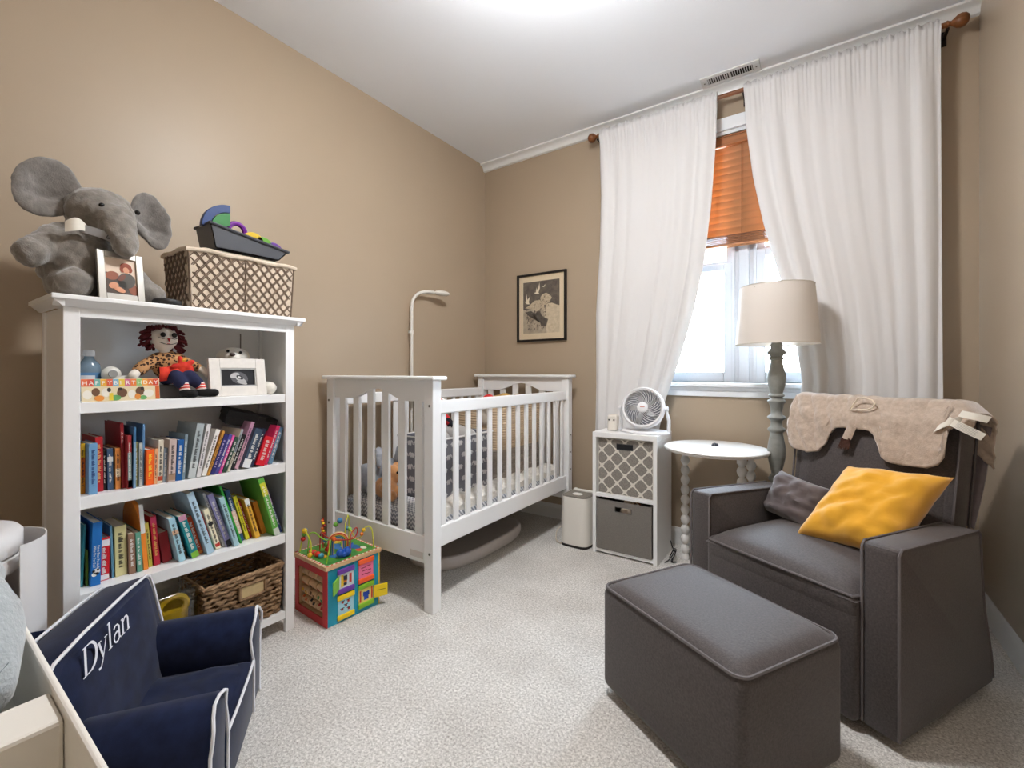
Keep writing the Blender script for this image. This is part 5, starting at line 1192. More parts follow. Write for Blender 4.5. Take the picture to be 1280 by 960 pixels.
def arch(name, r0, r1, col, d, yoff=0):
    pts = [(r1 * math.cos(a), .055 + r1 * math.sin(a)) for a in [k * PI / 14 for k in range(15)]] + [(-r1, 0), (-r0, 0)] + [(r0 * math.cos(a), .055 + r0 * math.sin(a)) for a in [PI - k * PI / 14 for k in range(15)]] + [(r0, 0), (r1, 0)]
    b = MB(); b.prism(pts, d, Matrix.Translation((.035, -.02 + yoff, zz)) @ Euler((0, 0, math.radians(60))).to_matrix().to_4x4() @ Euler((PI / 2, 0, 0)).to_matrix().to_4x4()); b.build(name, mat(col[0], col[1], .45), AC, world=False, smooth=False)
arch('rainbow_arch', .016, .045, ('maple_pale', (216, 186, 148)), .018)
for k, cc in enumerate(('c83a30', 'e0a02a', '3f8a5a', '3a6ab0')): arch('rainbow_band', .040 - k * .006, .0445 - k * .006, ('band_' + cc, cc), .0195, -.0004)
def whale(b):
    b.ell((.095, -.045, zz + .022), (.016, .02, .02)); b.ell((.10, -.015, zz + .022), (.018, .02, .021)); limb(b, [(.10, -.005, zz + .03), (.09, .018, zz + .045)], [.009, .005]); b.ell((.108, -.035, zz + .016), (.010, .012, .012))
plush_ = MB(); whale(plush_); plush_.build('blue_elephant_figure', mat('toy_blue', (30, 84, 176), .3), AC, world=False)

# ------------------------------------------------------------------ contents of the crib
zm = .4135
GPL = mat('grey_blue_plush', (160, 165, 174), .95, var=.15, vscale=50, bump=.4, bscale=240, sheen=.5); TAN = mat('tan_plush', (206, 148, 96), .95, var=.12, vscale=50, bump=.4, bscale=240, sheen=.5)
g1 = thing('plush_animal', 'grey plush animal with long ears lying in the crib', 'plush toy', (-2.06, 1.72, zm))
def gpl(b):
    b.ell((-2.13, 1.64, zm + .085), (.06, .085, .082)); b.ell((-2.08, 1.75, zm + .125), (.06, .06, .056)); limb(b, [(-2.09, 1.64, zm + .04), (-2.03, 1.60, zm + .036)], .034); limb(b, [(-2.06, 1.79, zm + .16), (-2.05, 1.81, zm + .235), (-2.02, 1.79, zm + .21), (-2.01, 1.77, zm + .15)], [.020, .022, .022, .018]); limb(b, [(-2.10, 1.71, zm + .16), (-2.09, 1.69, zm + .235), (-2.06, 1.67, zm + .21), (-2.05, 1.66, zm + .16)], [.02, .022, .022, .018])
plush('body', gpl, GPL, g1, vox=.008, fur=.003)
MB().ell((-2.03, 1.745, zm + .115), (.02, .032, .028)).build('white_muzzle', WF, g1)
g2 = thing('plush_bear', 'orange tan plush bear lying in the crib beside the grey plush', 'plush toy', (-1.93, 1.63, zm))
def tpl(b):
    b.ell((-1.945, 1.615, zm + .062), (.062, .062, .058)); b.ell((-1.93, 1.665, zm + .125), (.052, .042, .050)); b.ell((-1.888, 1.667, zm + .112), (.024, .026, .022)); b.ell((-1.945, 1.632, zm + .172), (.016, .021, .021)); b.ell((-1.945, 1.692, zm + .168), (.016, .021, .021)); limb(b, [(-1.92, 1.60, zm + .034), (-1.86, 1.585, zm + .032)], .030); limb(b, [(-1.92, 1.65, zm + .045), (-1.86, 1.66, zm + .030)], .027); limb(b, [(-1.95, 1.59, zm + .07), (-1.90, 1.57, zm + .075)], .024)
plush('body', tpl, TAN, g2, vox=.007, fur=.002)
for p_ in ((-1.866, 1.668, zm + .118), (-1.884, 1.648, zm + .142), (-1.884, 1.684, zm + .142)): MB().ell(p_, (.006, .008, .007)).build('eye', mat('eye_black', (14, 12, 12), .15), g2)

gb2 = thing('elephant_bin', 'dark grey fabric bin printed with white elephants standing in the crib', 'storage bin', (-1.78, 1.95, zm))
DGC = mat('bin_dark_grey', (112, 112, 119), .95, var=.08, vscale=60)
X0, X1, Y0, Y1, Zb = -1.965, -1.635, 1.72, 2.17, zm + .33
b = MB(); b.b2(X1 - .006, X1, Y0, Y1, zm, Zb).b2(X0, X0 + .006, Y0, Y1, zm, Zb).b2(X0, X1, Y0, Y0 + .006, zm, Zb).b2(X0, X1, Y1 - .006, Y1, zm, Zb).b2(X0, X1, Y0, Y1, zm, zm + .006); b.build('body', DGC, gb2, smooth=False)
b = MB(); b.tube([(X0, Y0, Zb), (X1, Y0, Zb), (X1, Y1, Zb), (X0, Y1, Zb)], .006, 6, closed=True); b.build('white_rim', mat('rim_white', (216, 214, 212), .8), gb2)
b = MB()
def eleph(b, M, f=1):
    sc_ = .72
    M = M @ Matrix.Scale(sc_, 4)
    def e(x, z, rx, rz): b.prism([(x * f + rx * math.cos(k * PI / 7), z + rz * math.sin(k * PI / 7)) for k in range(14)], .0008, M)
    e(0, 0, .021, .014); e(.021, .008, .011, .010); b.ribbon([(.030 * f, .006), (.036 * f, -.004), (.035 * f, -.012), (.041 * f, -.014)], [.009, .007, .006, .005], M=M)
    for x in (-.013, -.004, .008, .015): b.ribbon([(x * f, -.008), (x * f, -.022)], .007, M=M)
    b.ribbon([(-.020 * f, .003), (-.027 * f, -.006)], .004, M=M)
for i in range(7):
    for j in range(5):
        eleph(b, frame_mat((X1 + .0003, Y0 + .035 + i * .062 + (.025 if j % 2 else 0) * (i < 6), zm + .035 + j * .066), (0, 1, 0), (0, 0, 1)), 1 if (i + j) % 2 else -1)
        if i < 5: eleph(b, frame_mat((X0 + .035 + i * .062 + (.02 if j % 2 else 0), Y0 - .0003, zm + .035 + j * .066), (1, 0, 0), (0, 0, 1)), 1 if (i + j) % 2 else -1)
stuff(b.build('elephant_print', mat('print_pale', (200, 198, 198), .9), gb2, smooth=False))
sw = tag(reorigin(plush('grey_blanket', lambda b: (limb(b, [(-1.86, 1.78, zm + .27), (-1.80, 1.86, zm + .36), (-1.74, 1.95, zm + .33), (-1.72, 2.05, zm + .30)], [.05, .075, .06, .05]), limb(b, [(-1.78, 1.83, zm + .30), (-1.70, 1.80, zm + .32)], .05)), mat('blanket_grey', (176, 172, 168), .95, var=.08, vscale=30), None, vox=.01, fur=.006, fs=.08), (-1.78, 1.9, zm + .3)), 'pale grey blanket heaped in the elephant print bin', 'blanket')
sk = thing('sock_monkey', 'red white and black patterned knit toy on top of the grey blanket', 'plush toy', (-1.72, 1.765, zm + .37))
KN = mat('knit_redblack', (170, 36, 40), .95); N = KN.node_tree.nodes; L = KN.node_tree.links
tc = N.new('ShaderNodeTexCoord'); vo = N.new('ShaderNodeTexVoronoi'); vo.inputs['Scale'].default_value = 42; rp = N.new('ShaderNodeValToRGB'); rp.color_ramp.interpolation = 'CONSTANT'
for pos, c in ((.0, (190, 40, 44)), (.33, (226, 220, 214)), (.62, (34, 32, 38))):
    e_ = rp.color_ramp.elements[0] if pos == 0 else rp.color_ramp.elements.new(pos); e_.color = lin(c)
L.new(tc.outputs['Object'], vo.inputs['Vector']); L.new(vo.outputs['Color'], rp.inputs[0]); L.new(rp.outputs[0], N['Principled BSDF'].inputs['Base Color'])
plush('body', lambda b: (b.ell((-1.72, 1.76, zm + .44), (.05, .06, .055)), b.ell((-1.71, 1.79, zm + .51), (.04, .045, .04)), limb(b, [(-1.69, 1.80, zm + .45), (-1.67, 1.835, zm + .40)], .022)), KN, sk, vox=.007, fur=.001)

rb = thing('beige_basket', 'ribbed beige basket full of toys at the far end of the crib', 'basket', (-1.80, 2.46, zm))
BE = mat('rope_beige', (200, 178, 150), .9, var=.06, vscale=60); GRYR = mat('rope_grey', (166, 156, 146), .9, var=.08, vscale=60)
cx_, cy_ = -1.795, 2.47
def rloop(z, hx, hy, r=.07, n=6):
    pts = []
    for ax, ay, a0 in ((hx - r, hy - r, 0), (-hx + r, hy - r, PI / 2), (-hx + r, -hy + r, PI), (hx - r, -hy + r, 1.5 * PI)):
        pts += [(cx_ + ax + r * math.cos(a0 + i * PI / 2 / n), cy_ + ay + r * math.sin(a0 + i * PI / 2 / n), z) for i in range(n + 1)]
    return pts
for i in range(31):
    z = zm + .008 + i * .0155; k = i / 30
    MB().tube(rloop(z, .165 + .012 * k, .255 + .015 * k), .0086, 6, closed=True).build('rope_coil', GRYR if i < 13 else BE, rb)
MB().b2(cx_ - .14, cx_ + .14, cy_ - .22, cy_ + .22, zm + .001, zm + .008).build('base', GRYR, rb, smooth=False)
tag(reorigin(MB().ell((-1.74, 2.27, zm + .50), .045, seg=20, rings=14).build('toy_ball', mat('ball_red', (200, 32, 34), .4), None), (-1.74, 2.27, zm + .50)), 'red toy ball on top of the beige basket in the crib', 'ball')
BRN = mat('brown_plush', (150, 112, 66), .95, col2=(196, 158, 84), var=.4, vscale=60, bump=.4, bscale=200)
tag(reorigin(plush('plush_lion', lambda b: (b.ell((-1.78, 2.47, zm + .46), (.10, .14, .075)), b.ell((-1.72, 2.42, zm + .50), (.05, .055, .05)), b.ell((-1.74, 2.60, zm + .48), (.06, .07, .055))), BRN, None, vox=.009, fur=.006, fs=.02), (-1.78, 2.5, zm + .46)), 'brown and golden plush heap filling the beige basket in the crib', 'plush toy')
tag(reorigin(plush('plush_rabbit', lambda b: (b.ell((-1.72, 2.20, zm + .42), (.05, .03, .07)), limb(b, [(-1.70, 2.19, zm + .46), (-1.69, 2.165, zm + .50), (-1.68, 2.185, zm + .44)], .018)), mat('plush_pale', (206, 196, 182), .95, var=.1, vscale=60), None, vox=.007, fur=.002), (-1.72, 2.19, zm + .42)), 'pale plush toy squeezed between the elephant bin and the beige basket', 'plush toy')

# pad stored under the crib
pd = thing('floor_pad', 'white moulded oval pad stored on the carpet under the crib', 'pad', (-1.83, 2.20, 0))
def padf(u, v):
    a = 2 * PI * u; ca, sa = math.cos(a), math.sin(a); f = lambda q, e: math.copysign(abs(q) ** e, q)
    prof = [(1.0, .003), (1.03, .02), (1.03, .05), (1.0, .068), (.95, .072), (.90, .062), (.80, .045), (.5, .035), (.02, .033)]
    k = v * (len(prof) - 1); i = min(len(prof) - 2, int(k)); r_, z = [lerp(prof[i][q], prof[i + 1][q], k - i) for q in (0, 1)]
    return (-1.838 + .20 * r_ * f(ca, .7), 2.20 + .42 * r_ * f(sa, .7), z)
MB().grid(padf, 64, 24, cu=True).build('body', mat('pad_white', (214, 208, 206), .5), pd)

# ------------------------------------------------------------------ lamp on a curved pole behind the crib
pl2 = thing('monitor_pole', 'white curved pole with a small oval camera head behind the crib', 'camera stand', (-2.278, 2.115, 0))
PW = mat('pole_white', (222, 218, 210), .4)
MB().tube([(-2.278, 2.115, .012), (-2.278, 2.115, 1.50)] + bez([(-2.278, 2.115, 1.53), (-2.278, 2.125, 1.585), (-2.272, 2.165, 1.635), (-2.262, 2.23, 1.658), (-2.25, 2.30, 1.664)], 5), .0105, 10).build('pole', PW, pl2)
MB().ell((-2.235, 2.365, 1.665), (.028, .068, .020), rot=(.02, 0, -.1)).build('camera_head', mat('head_white', (226, 222, 212), .35), pl2)
MB().cyl((-2.278, 2.115, 1.37), .0145, .03).box((-2.278, 2.098, 1.37), (.012, .016, .016)).build('clamp', PW, pl2)
MB().cyl((-2.278, 2.115, .007), .034, .014, bev=.003).build('base', PW, pl2)

# framed print on the window wall
pf = thing('framed_print', 'black-framed grey print of white birds and a pale resting figure', 'picture', (-1.7625, YB - .001, 1.60))
def fp(name, rects, m, y0, y1):
    b = MB()
    for (x0, x1, z0, z1) in rects: b.b2(x0, x1, YB - y1, YB - y0, z0, z1)
    return b.build(name, m, pf, smooth=False)
fx0, fx1, fz0, fz1, ft = -1.98, -1.545, 1.337, 1.862, .016
fp('frame', [(fx0, fx0 + ft, fz0, fz1), (fx1 - ft, fx1, fz0, fz1), (fx0 + ft, fx1 - ft, fz0, fz0 + ft), (fx0 + ft, fx1 - ft, fz1 - ft, fz1)], mat('frame_black', (26, 22, 22), .35), .001, .022)
fp('mat_board', [(fx0 + ft, fx1 - ft, fz0 + ft, fz1 - ft)], mat('mat_cream', (226, 208, 178), .8), .001, .010)
px0, px1, pz0, pz1 = fx0 + .055, fx1 - .058, fz0 + .062, fz1 - .062
fp('print_sheet', [(px0, px1, pz0, pz1)], mat('print_ground', (164, 150, 132), .7, col2=(196, 180, 156), var=.3, vscale=26), .010, .0108)
PD = mat('print_dark', (84, 76, 70), .75, col2=(112, 102, 92), var=.3, vscale=40)
fp('print_dark_sky', [(px0, px1, pz0 + .19, pz1)], PD, .0108, .0112)
def fpoly(name, polys, m, d):
    b = MB()
    for q in polys: b.prism([(px0 + x * (px1 - px0), pz0 + z * (pz1 - pz0)) for x, z in q], .0004, frame_mat((0, YB - d, 0), (1, 0, 0), (0, 0, 1)))
    return b.build(name, m, pf, smooth=False)
PALE = mat('print_pale_ink', (218, 202, 174), .75, col2=(196, 180, 154), var=.3, vscale=50)
fpoly('print_mound', [[(1, .0), (1, .50), (.92, .52), (.80, .56), (.66, .55), (.58, .42), (.62, .25), (.66, 0)]], PALE, .0114)
fpoly('print_figure', [[(.05, .50), (.20, .56), (.32, .63), (.46, .64), (.58, .56), (.60, .46), (.44, .44), (.30, .42), (.26, .47)], [(.50, .60), (.48, .68), (.54, .74), (.64, .76), (.74, .72), (.80, .66), (.76, .62), (.72, .55), (.60, .53)]], mat('print_mid_ink', (176, 158, 134), .75, col2=(214, 198, 170), var=.3, vscale=70), .0117)
fpoly('print_bird', [[(.30, .78), (.36, .79), (.38, .88), (.41, .82), (.46, .97), (.47, .86), (.43, .78), (.46, .76), (.38, .755)]], mat('print_white_ink', (232, 220, 196), .7), .0117)
fpoly('print_bird', [[(.03, .64), (.08, .62), (.09, .78), (.12, .66), (.19, .72), (.16, .62), (.18, .57), (.10, .58)]], mat('print_white_ink', (232, 220, 196), .7), .0117)
fpoly('print_bird', [[(.53, .885), (.58, .89), (.62, .93), (.61, .885), (.57, .875)]], mat('print_white_ink', (232, 220, 196), .7), .0117)
fpoly('print_foliage', [[(.05, .42), (.22, .44), (.30, .40), (.36, .28), (.48, .20), (.50, .14), (.64, .12), (.70, .26), (.58, .30), (.50, .36), (.46, .44), (.28, .34), (.16, .34)]], PD, .0118)
rr = random.Random(11); st_ = []
for k in range(90):
    x, z = rr.uniform(.06, .62), rr.uniform(.06, .46)
    a = rr.uniform(.7, 1.3); l_ = rr.uniform(.02, .06); st_.append([(x, z), (x + l_ * math.cos(a), z + l_ * math.sin(a)), (x + l_ * math.cos(a) + .012, z + l_ * math.sin(a) - .004), (x + .012, z - .004)])
for k in range(34):
    x, z = rr.uniform(.22, .74), rr.uniform(.50, .73); a = rr.uniform(-.6, .8); l_ = rr.uniform(.02, .05); st_.append([(x, z), (x + l_ * math.cos(a), z + l_ * math.sin(a)), (x + l_ * math.cos(a), z + l_ * math.sin(a) - .008), (x, z - .008)])
stuff(fpoly('print_hatching', st_, PD, .0121))
MB().b2(fx0 + ft, fx1 - ft, YB - .0135, YB - .0125, fz0 + ft, fz1 - ft).build('glazing', glass_mat('picture_glass', (1, 1, 1, 1), .03, .02), pf, smooth=False)

# ------------------------------------------------------------------ air purifier and cables
ap_ = thing('air_purifier', 'white air purifier with grey grille top beside the cube shelf', 'air purifier', (-1.275, 2.63, 0))
APW = mat('appliance_white', (226, 222, 214), .35)
def puri(u, v):
    a = 2 * PI * u; f = lambda q, e: math.copysign(abs(q) ** e, q); k = 1 - .07 * v
    return (-1.278 + .098 * k * f(math.cos(a), .45), 2.63 + .105 * k * f(math.sin(a), .45), lerp(.016, .312, v))
MB().grid(puri, 56, 12, cu=True).build('body', APW, ap_)
def ring(b, z, k): b.prism([(-1.278 + .098 * k * math.copysign(abs(math.cos(a)) ** .45, math.cos(a)), 2.63 + .105 * k * math.copysign(abs(math.sin(a)) ** .45, math.sin(a))) for a in [q * 2 * PI / 56 for q in range(56)]], .004, Matrix.Translation((0, 0, z)))
b = MB(); ring(b, .310, .915); b.build('top_grille', mat('grille_grey', (120, 114, 106), .6), ap_, smooth=False)
for i in range(8): MB().b2(-1.352, -1.204, 2.553 + i * .02, 2.559 + i * .02, .3142, .3175).build('grille_slat', mat('slat_grey', (156, 150, 140), .5), ap_, smooth=False)
MB().b2(-1.345, -1.19, 2.678, 2.703, .3142, .329, .006, 3).build('handle', APW, ap_); MB().ell((-1.278, 2.60, .319), (.035, .022, .008)).build('control_pad', APW, ap_)
b = MB(); ring(b, .001, 1.0); ring(b, .006, 1.0); ring(b, .011, .96); b.build('dark_base', mat('appliance_base', (46, 42, 40), .6), ap_, smooth=False)
for x in (-1.355, -1.20): MB().ell((x, 2.735, .30), (.022, .018, .022)).build('rear_foot', APW, ap_)
tag(reorigin(MB().tube(bez([(-1.36, 2.72, .02), (-1.42, 2.70, .06), (-1.435, 2.62, .055), (-1.41, 2.56, .012), (-1.36, 2.535, .008), (-1.40, 2.55, .007)], 8), .0035, 6).build('power_cable', mat('cable_white', (214, 202, 182), .5), None), (-1.40, 2.63, 0)), 'white cable looping beside the air purifier', 'cable')
ck = thing('cable_tangle', 'black power cords tangled on the carpet between cube shelf and side table', 'cables', (-.71, 2.70, 0))
for pts in ([(-.735, 2.80, .012), (-.715, 2.74, .05), (-.70, 2.71, .03), (-.712, 2.67, .006), (-.695, 2.64, .008)], [(-.74, 2.76, .085), (-.72, 2.72, .07), (-.705, 2.70, .045), (-.72, 2.66, .012), (-.735, 2.62, .006)], [(-.73, 2.70, .008), (-.71, 2.72, .055), (-.69, 2.69, .06), (-.70, 2.65, .012), (-.68, 2.66, .006)]):
    MB().tube(bez(pts, 6), .0032, 6).build('cord', mat('cable_black', (22, 22, 24), .5), ck)

# ------------------------------------------------------------------ fan and owl on the cube shelf
fz = qh + .0008
fn = thing('desk_fan', 'white round desk fan on top of the cube shelf', 'fan', (-.868, 2.665, fz))
FWH = mat('fan_white', (226, 226, 228), .35); FGR = mat('fan_grey', (110, 112, 120), .5)
fd = V((.16, -1, .30)).normalized(); FM = frame_mat((-.868, 2.645, fz + .148), V((1, .16, 0)), V((0, .3, 1)))
zax = FM.to_3x3() @ V((0, 0, 1))
if zax.y > 0: FM = FM @ Matrix.Rotation(PI, 4, 'Y')
def fpart(name, fill, m, **k):
    b = MB(); fill(b); b.bm.transform(FM); return b.build(name, m, fn, **k)
RF = .112
fpart('housing', lambda b: b.lathe([(RF, .03), (RF + .012, .026), (RF + .014, .0), (RF + .006, -.04), (RF - .02, -.075), (.03, -.095), (.0, -.095)], seg=48, caps=False).lathe([(RF + .012, .026), (RF + .004, .036), (RF - .006, .03), (RF - .008, -.01), (RF - .02, -.05), (0, -.075)], seg=48, caps=False), FWH)
for k in range(30):
    a0 = k * 2 * PI / 30
    fpart('grille_spoke', lambda b: b.tube([(r_ * math.cos(a0 + 2.6 * (r_ - .03)/.08 * .35), r_ * math.sin(a0 + 2.6 * (r_ - .03)/.08 * .35), .034 - .004 * (r_ / RF) ** 2) for r_ in [lerp(.03, RF - .004, q / 6) for q in range(7)]], .0017, 5), FWH)
fpart('hub_badge', lambda b: b.lathe([(.0, .040), (.024, .039), (.030, .035), (.031, .028), (.0, .028)], seg=28, caps=False), FWH)
fpart('badge_print', lambda b: b.b2(-.013, .013, -.002, .002, .0395, .0404), mat('badge_red', (176, 90, 80), .5), smooth=False)
for k in range(5):
    a0 = k * 2 * PI / 5
    fpart('blade', lambda b: b.grid(lambda u, v: V((lerp(.028, .098, u) * math.cos(a0 + lerp(-.42, .42, v) * (.7 + .5 * u)), lerp(.028, .098, u) * math.sin(a0 + lerp(-.42, .42, v) * (.7 + .5 * u)), .0 + .02 * (v - .5))), 6, 5, thick=.002), FGR)
fpart('motor_hub', lambda b: b.cyl((0, 0, 0), .03, .05), FGR)
cxf, cyf, czf = -.868, 2.645, fz + .148
ux = (FM.to_3x3() @ V((1, 0, 0)))
for s_ in (-1, 1):
    e_ = V((cxf, cyf, czf)) + ux * s_ * (RF + .022); ee = V((cxf, 2.665, 0)) + V((ux.x, ux.y, 0)) * s_ * (RF + .028)
    MB().tube([e_, e_ + V((0, .004, -.03)), (ee.x, ee.y, fz + .08), (ee.x, ee.y - .005, fz + .012)], [.012, .016, .019, .021], 8, flat=.5).build('stand_arm', FWH, fn)
    MB().cyl(e_, .014, .014, rot=(0, PI / 2, 0)).build('tilt_knob', FWH, fn)
b = MB(); b.lathe([(.0, 0), (.145, 0), (.15, .006), (.14, .016), (.0, .022)], seg=40, caps=False); b.bm.transform(Matrix.Translation((cxf, 2.672, fz)) @ Matrix.Diagonal((1, .62, 1, 1))); b.build('base', FWH, fn)
ow = thing('night_light', 'small white cube night light with a dotted face beside the fan', 'night light', (-1.062, 2.66, fz))
MB().b2(-1.092, -1.028, 2.63, 2.69, fz, fz + .10, .014, 4).build('body', mat('owl_white', (222, 216, 206), .4), ow)
MB().b2(-1.09, -1.034, 2.634, 2.686, fz + .0005, fz + .012, .004).build('base', mat('owl_base', (196, 190, 180), .5), ow)
for x in (-1.078, -1.046): MB().ell((x, 2.6295, fz + .068), (.0045, .002, .0055)).build('eye', mat('eye_black', (14, 12, 12), .15), ow)

# ------------------------------------------------------------------ cushions and the animal blanket on the glider
GL = Matrix.Translation((-.138, 1.868, 0)) @ Euler((0, 0, math.radians(-30))).to_matrix().to_4x4()
YV = mat('yellow_velvet', (228, 166, 40), .75, spec=.2, var=.08, vscale=12, sheen=.7)
def lpillow(name, label, c, rot, w_, h_, d, m, n=22, p_=3.2, pinch=.07, wr=.01, seed=1, shear=0.0):
    b = MB(); b.pillow(w_, h_, d, n=n, p=p_, pinch=pinch, wrinkle=wr, seed=seed)
    for v_ in b.bm.verts: v_.co.x += shear * v_.co.y
    M = GL @ Matrix.Translation(V(c)) @ Euler(rot).to_matrix().to_4x4()
    o = b.build(name, m, None, angle=60, world=False); o.matrix_world = M
    o.location, o.rotation_euler = M.to_translation(), M.to_euler()
    return tag(o, label, 'cushion')
yp = lpillow('throw_pillow', 'bright yellow velvet pillow leaning on the glider armchair seat', (.135, .340, .600), (math.radians(50), math.radians(-3), math.radians(5)), .315, .34, .15, YV, wr=.020, seed=3, shear=.30, n=30)
GV = mat('taupe_velvet', (92, 82, 82), .7, spec=.2, var=.15, vscale=14, sheen=.5)
lpillow('throw_pillow', 'small dark taupe pillow tucked behind the yellow one', (-.175, .40, .545), (math.radians(62), math.radians(8), math.radians(-6)), .25, .20, .11, GV, wr=.022, seed=8)

LF = mat('fleece_taupe', (186, 168, 152), .95, spec=.05, var=.12, vscale=70, bump=.6, bscale=300, bdist=.003, sheen=.7)
bk = thing('animal_blanket', 'fluffy taupe elephant-shaped baby blanket draped over the armchair back', 'blanket', (-.138 + .26, 1.868 + .45, .9))
CONT = [(-.302, .40), (-.290, .345), (-.262, .322), (-.20, .312), (-.155, .325), (-.13, .36), (-.116, .41), (-.09, .436), (-.03, .443), (.03, .437), (.052, .42), (.066, .385), (.074, .34), (.10, .322), (.16, .319), (.225, .322), (.258, .342), (.268, .38), (.272, .46), (.30, .49), (.335, .50)]
def blk(u, v):
    s_ = lerp(-.302, .335, u); bcon = interp(CONT, s_); top = .558
    droop = max(0, (s_ - .294)) * 1.1
    L1, L2, L3 = top - bcon, .155, .16
    d = v * (L1 + L2 + L3)
    if d < L1: y, t = -.042 + .026 * max(0, min(1, (d - L1 + .07) / .07)), bcon + d
    elif d < L1 + L2:
        a = (d - L1) / L2 * PI; y, t = -.016 + .079 * (1 - math.cos(a)), top + .022 * math.sin(a)
    else: y, t = .142, top - (d - L1 - L2)
    wv = .007 * math.sin((s_ + .5 * t) * 60) * (1 if s_ < 0 else .4) + .012 * mnoise.noise(V((s_ * 9, t * 9, 2))) + .005 * mnoise.noise(V((s_ * 45, t * 45, 5)))
    q = V((s_, y - (abs(wv) if y < .05 else -abs(wv)), t - droop + (abs(wv) * .6 if L1 < d < L1 + L2 else 0)))
    return GL @ BK @ q
MB().grid(blk, 110, 60, thick=-.009).build('fleece', LF, bk, angle=0)
MF = GL @ BK @ frame_mat((0, -.052, 0), (1, 0, 0), (0, 0, 1))
APP = mat('applique_cream', (232, 220, 200), .9)
MB().tube([MF @ V((x, z, .004)) for x, z in [(-.042, .520), (-.030, .545), (-.016, .570), (.012, .571), (.034, .564), (.045, .550), (.040, .534), (.022, .524), (-.01, .520)]], .0042, 6, closed=True, flat=.7).build('letter_d', APP, bk)
MB().grid(lambda u, v: MF @ V((lerp(-.062, -.030, u) + lerp(.016, -.0, v) , lerp(.446, .392, v), .002 + .006 * math.sin(PI * u))), 6, 6, thick=.004).build('tail', LF, bk)
b = MB(); rr = random.Random(2)
for k in range(46):
    x = rr.uniform(-.062, -.034); b.tube([MF @ V((x, .396, .004 + rr.uniform(-.003, .006))), MF @ V((x + rr.uniform(-.012, .010), .372, .004)), MF @ V((x + rr.uniform(-.02, .016), .345 + rr.uniform(0, .015), .003))], [.0024, .0022, .0008], 5)
stuff(b.build('tail_tuft', mat('tuft_brown', (74, 46, 36), .9), bk))
TG2 = mat('care_tag', (226, 220, 208), .7)
for k, (s0, t0, s1, t1, w_) in enumerate(((.245, .470, .315, .515, .030), (.275, .505, .372, .455, .024), (.31, .53, .385, .515, .022))):
    MB().grid(lambda u, v: GL @ BK @ V((lerp(s0, s1, u) + (v - .5) * w_ * .5, -.058 - .012 * math.sin(PI * u) - .004 * k, lerp(t0, t1, u) + (v - .5) * w_)), 8, 2, thick=.0012).build('care_tag', TG2, bk)
    if k == 1:
        b = MB()
        for q in range(5): b.grid(lambda u, v: GL @ BK @ V((lerp(s0 + .03, s1 - .015, u) + (q - 2) * .002, -.0602 - .012 * math.sin(PI * lerp(.31, .85, u)) - .004, lerp(lerp(t0, t1, .31), lerp(t0, t1, .85), u) + (q - 2) * .0042 + v * .0012)), 6, 1)
        stuff(b.build('tag_small_print', mat('print_faint', (150, 146, 142), .7), bk))
MB().grid(lambda u, v: GL @ BK @ V((lerp(.10, .325, u) - .03 * v * u, .165 + .012 * math.sin(u * 5) + .02 * math.sin(PI * v), lerp(.52, .14, v) + .02 * math.sin(u * 4))), 16, 14, thick=.012).build('rear_flap', mat('fleece_grey', (122, 112, 116), .95, var=.1, vscale=50, sheen=.4), bk, angle=0)

# ------------------------------------------------------------------ changing table at the camera's side, with its things
CT = thing('changing_table', 'white changing table top tray close to the camera', 'changing table', (-.62, -.17, 0))
tz = .853; tx0, tx1, ty0, ty1 = -1.08, -.12, -.42, .092
CW = mat('changer_white', (226, 222, 214), .4)
p('rim', lambda b: b.b2(tx0, tx1, ty1 - .005, ty1, tz - .10, tz, .002), CW, CT); p('rim', lambda b: b.b2(tx0, tx1, ty0, ty0 + .016, tz - .10, tz, .003), CW, CT)
p('rim', lambda b: b.b2(tx0, tx0 + .016, ty0 + .016, ty1 - .005, tz - .10, tz, .003), CW, CT); p('rim', lambda b: b.b2(tx1 - .016, tx1, ty0 + .016, ty1 - .005, tz - .10, tz, .003), CW, CT)
p('divider', lambda b: b.b2(-.507, -.458, ty0 + .016, ty1 - .005, tz - .098, tz - .006, .003), CW, CT)
p('tray_floor', lambda b: b.b2(tx0 + .016, tx1 - .016, ty0 + .016, ty1 - .005, tz - .10, tz - .085), CW, CT)
p('cabinet', lambda b: b.b2(tx0 + .01, tx1 - .01, ty0 + .01, ty1 - .012, .06, tz - .10, .002), CW, CT)
for i in range(3):
    q = p('drawer', lambda b: b.b2(tx0 + .03, tx1 - .03, ty1 - .012, ty1 - .002, .085 + i * .22, .29 + i * .22, .003), CW, CT)
    for x in (-.85, -.35): b = MB(); b.ell((x, ty1 + .006, .19 + i * .22), .012, seg=12, rings=8); b.build('knob', mat('knob_nickel', (170, 168, 164), .3, 1), q)
for x in (tx0 + .03, tx1 - .03):
    for y in (ty0 + .03, ty1 - .04): p('leg', lambda b: b.b2(x - .02, x + .02, y - .02, y + .02, 0, .06, .002), CW, CT)
GC = mat('pad_cover_grey', (168, 176, 180), .95, var=.1, vscale=60, bump=.5, bscale=260, bdist=.003, sheen=.5)
cp = thing('changing_pad', 'pale blue-grey plush changing pad in the white tray', 'changing pad', (-.85, -.17, tz - .085))
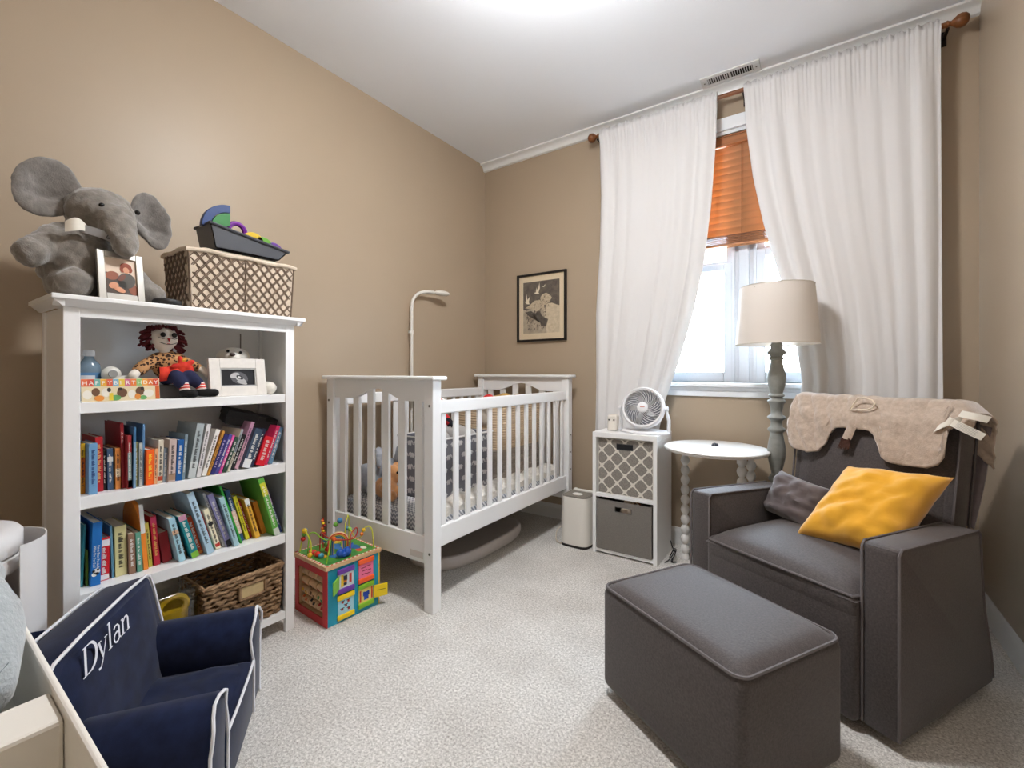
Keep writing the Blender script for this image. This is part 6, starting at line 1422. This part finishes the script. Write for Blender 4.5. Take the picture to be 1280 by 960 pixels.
plush('body', lambda b: (b.box((-.80, -.175, tz - .02), (.46, .40, .12), bev=.05, seg=4), limb(b, [(-.98, .02, .91), (-.80, .026, .915), (-.65, .03, .905), (-.585, .028, .887)], [.05, .054, .051, .045]), limb(b, [(-.59, .034, .885), (-.556, .034, .858), (-.552, .0, .845), (-.553, -.3, .84)], [.05, .046, .045, .043])), GC, cp, vox=.010, fur=.005, fs=.06)
MB().tube(bez([(-.57, .074, .880), (-.525, .060, .866), (-.505, .0, .852), (-.508, -.3, .846)], 6), .0022, 5).build('seam', mat('seam_grey', (110, 118, 122), .9), cp)

CT.rotation_euler.z = math.radians(-.8)
# diaper pail with its curved door open
dp = thing('diaper_pail', 'white round-lidded nappy pail with curved door open, beside the bookcase', 'pail', (-1.747, .095, 0))
DW = mat('pail_white', (220, 218, 218), .4); DBN = mat('pail_brown', (78, 50, 40), .6)
c0 = (-1.747, .095, 0)
MB().lathe([(.0, .592), (.138, .592), (.146, .60), (.146, .632), (.140, .636), (.0, .636)], c0, seg=48, caps=False).build('collar', DW, dp)
MB().lathe([(.0, .640), (.146, .640), (.150, .646), (.150, .690), (.142, .700), (.12, .706), (.0, .710)], c0, seg=48, caps=False).build('lid', DW, dp)
MB().b2(c0[0] + .134, c0[0] + .15, c0[1] - .03, c0[1] + .03, .606, .634, .002).build('latch', mat('latch_grey', (120, 116, 112), .5), dp, smooth=False)
MB().lathe([(.0, .0), (.120, .0), (.120, .592), (.0, .592)], c0, seg=40, caps=False).build('inner_bin', DBN, dp)
MB().lathe([(.145, .0), (.146, .02), (.14, .03), (.0, .03)], c0, seg=40, caps=False).build('base', DW, dp)
dpts = bez([(-1.862, .222, 0), (-1.82, .268, 0), (-1.765, .290, 0), (-1.70, .280, 0), (-1.655, .250, 0), (-1.637, .225, 0)], 5)
MB().grid(lambda u, v: V((dpts[min(len(dpts) - 1, int(u * (len(dpts) - 1) + .5))].x, dpts[min(len(dpts) - 1, int(u * (len(dpts) - 1) + .5))].y, lerp(.03, .668, v))), len(dpts) - 1, 6, thick=.003).build('open_door', DW, dp)
for z in (.30, .48): MB().ell((-1.640, .224, z), (.004, .006, .004), seg=8, rings=6).build('hinge_pin', DW, dp)
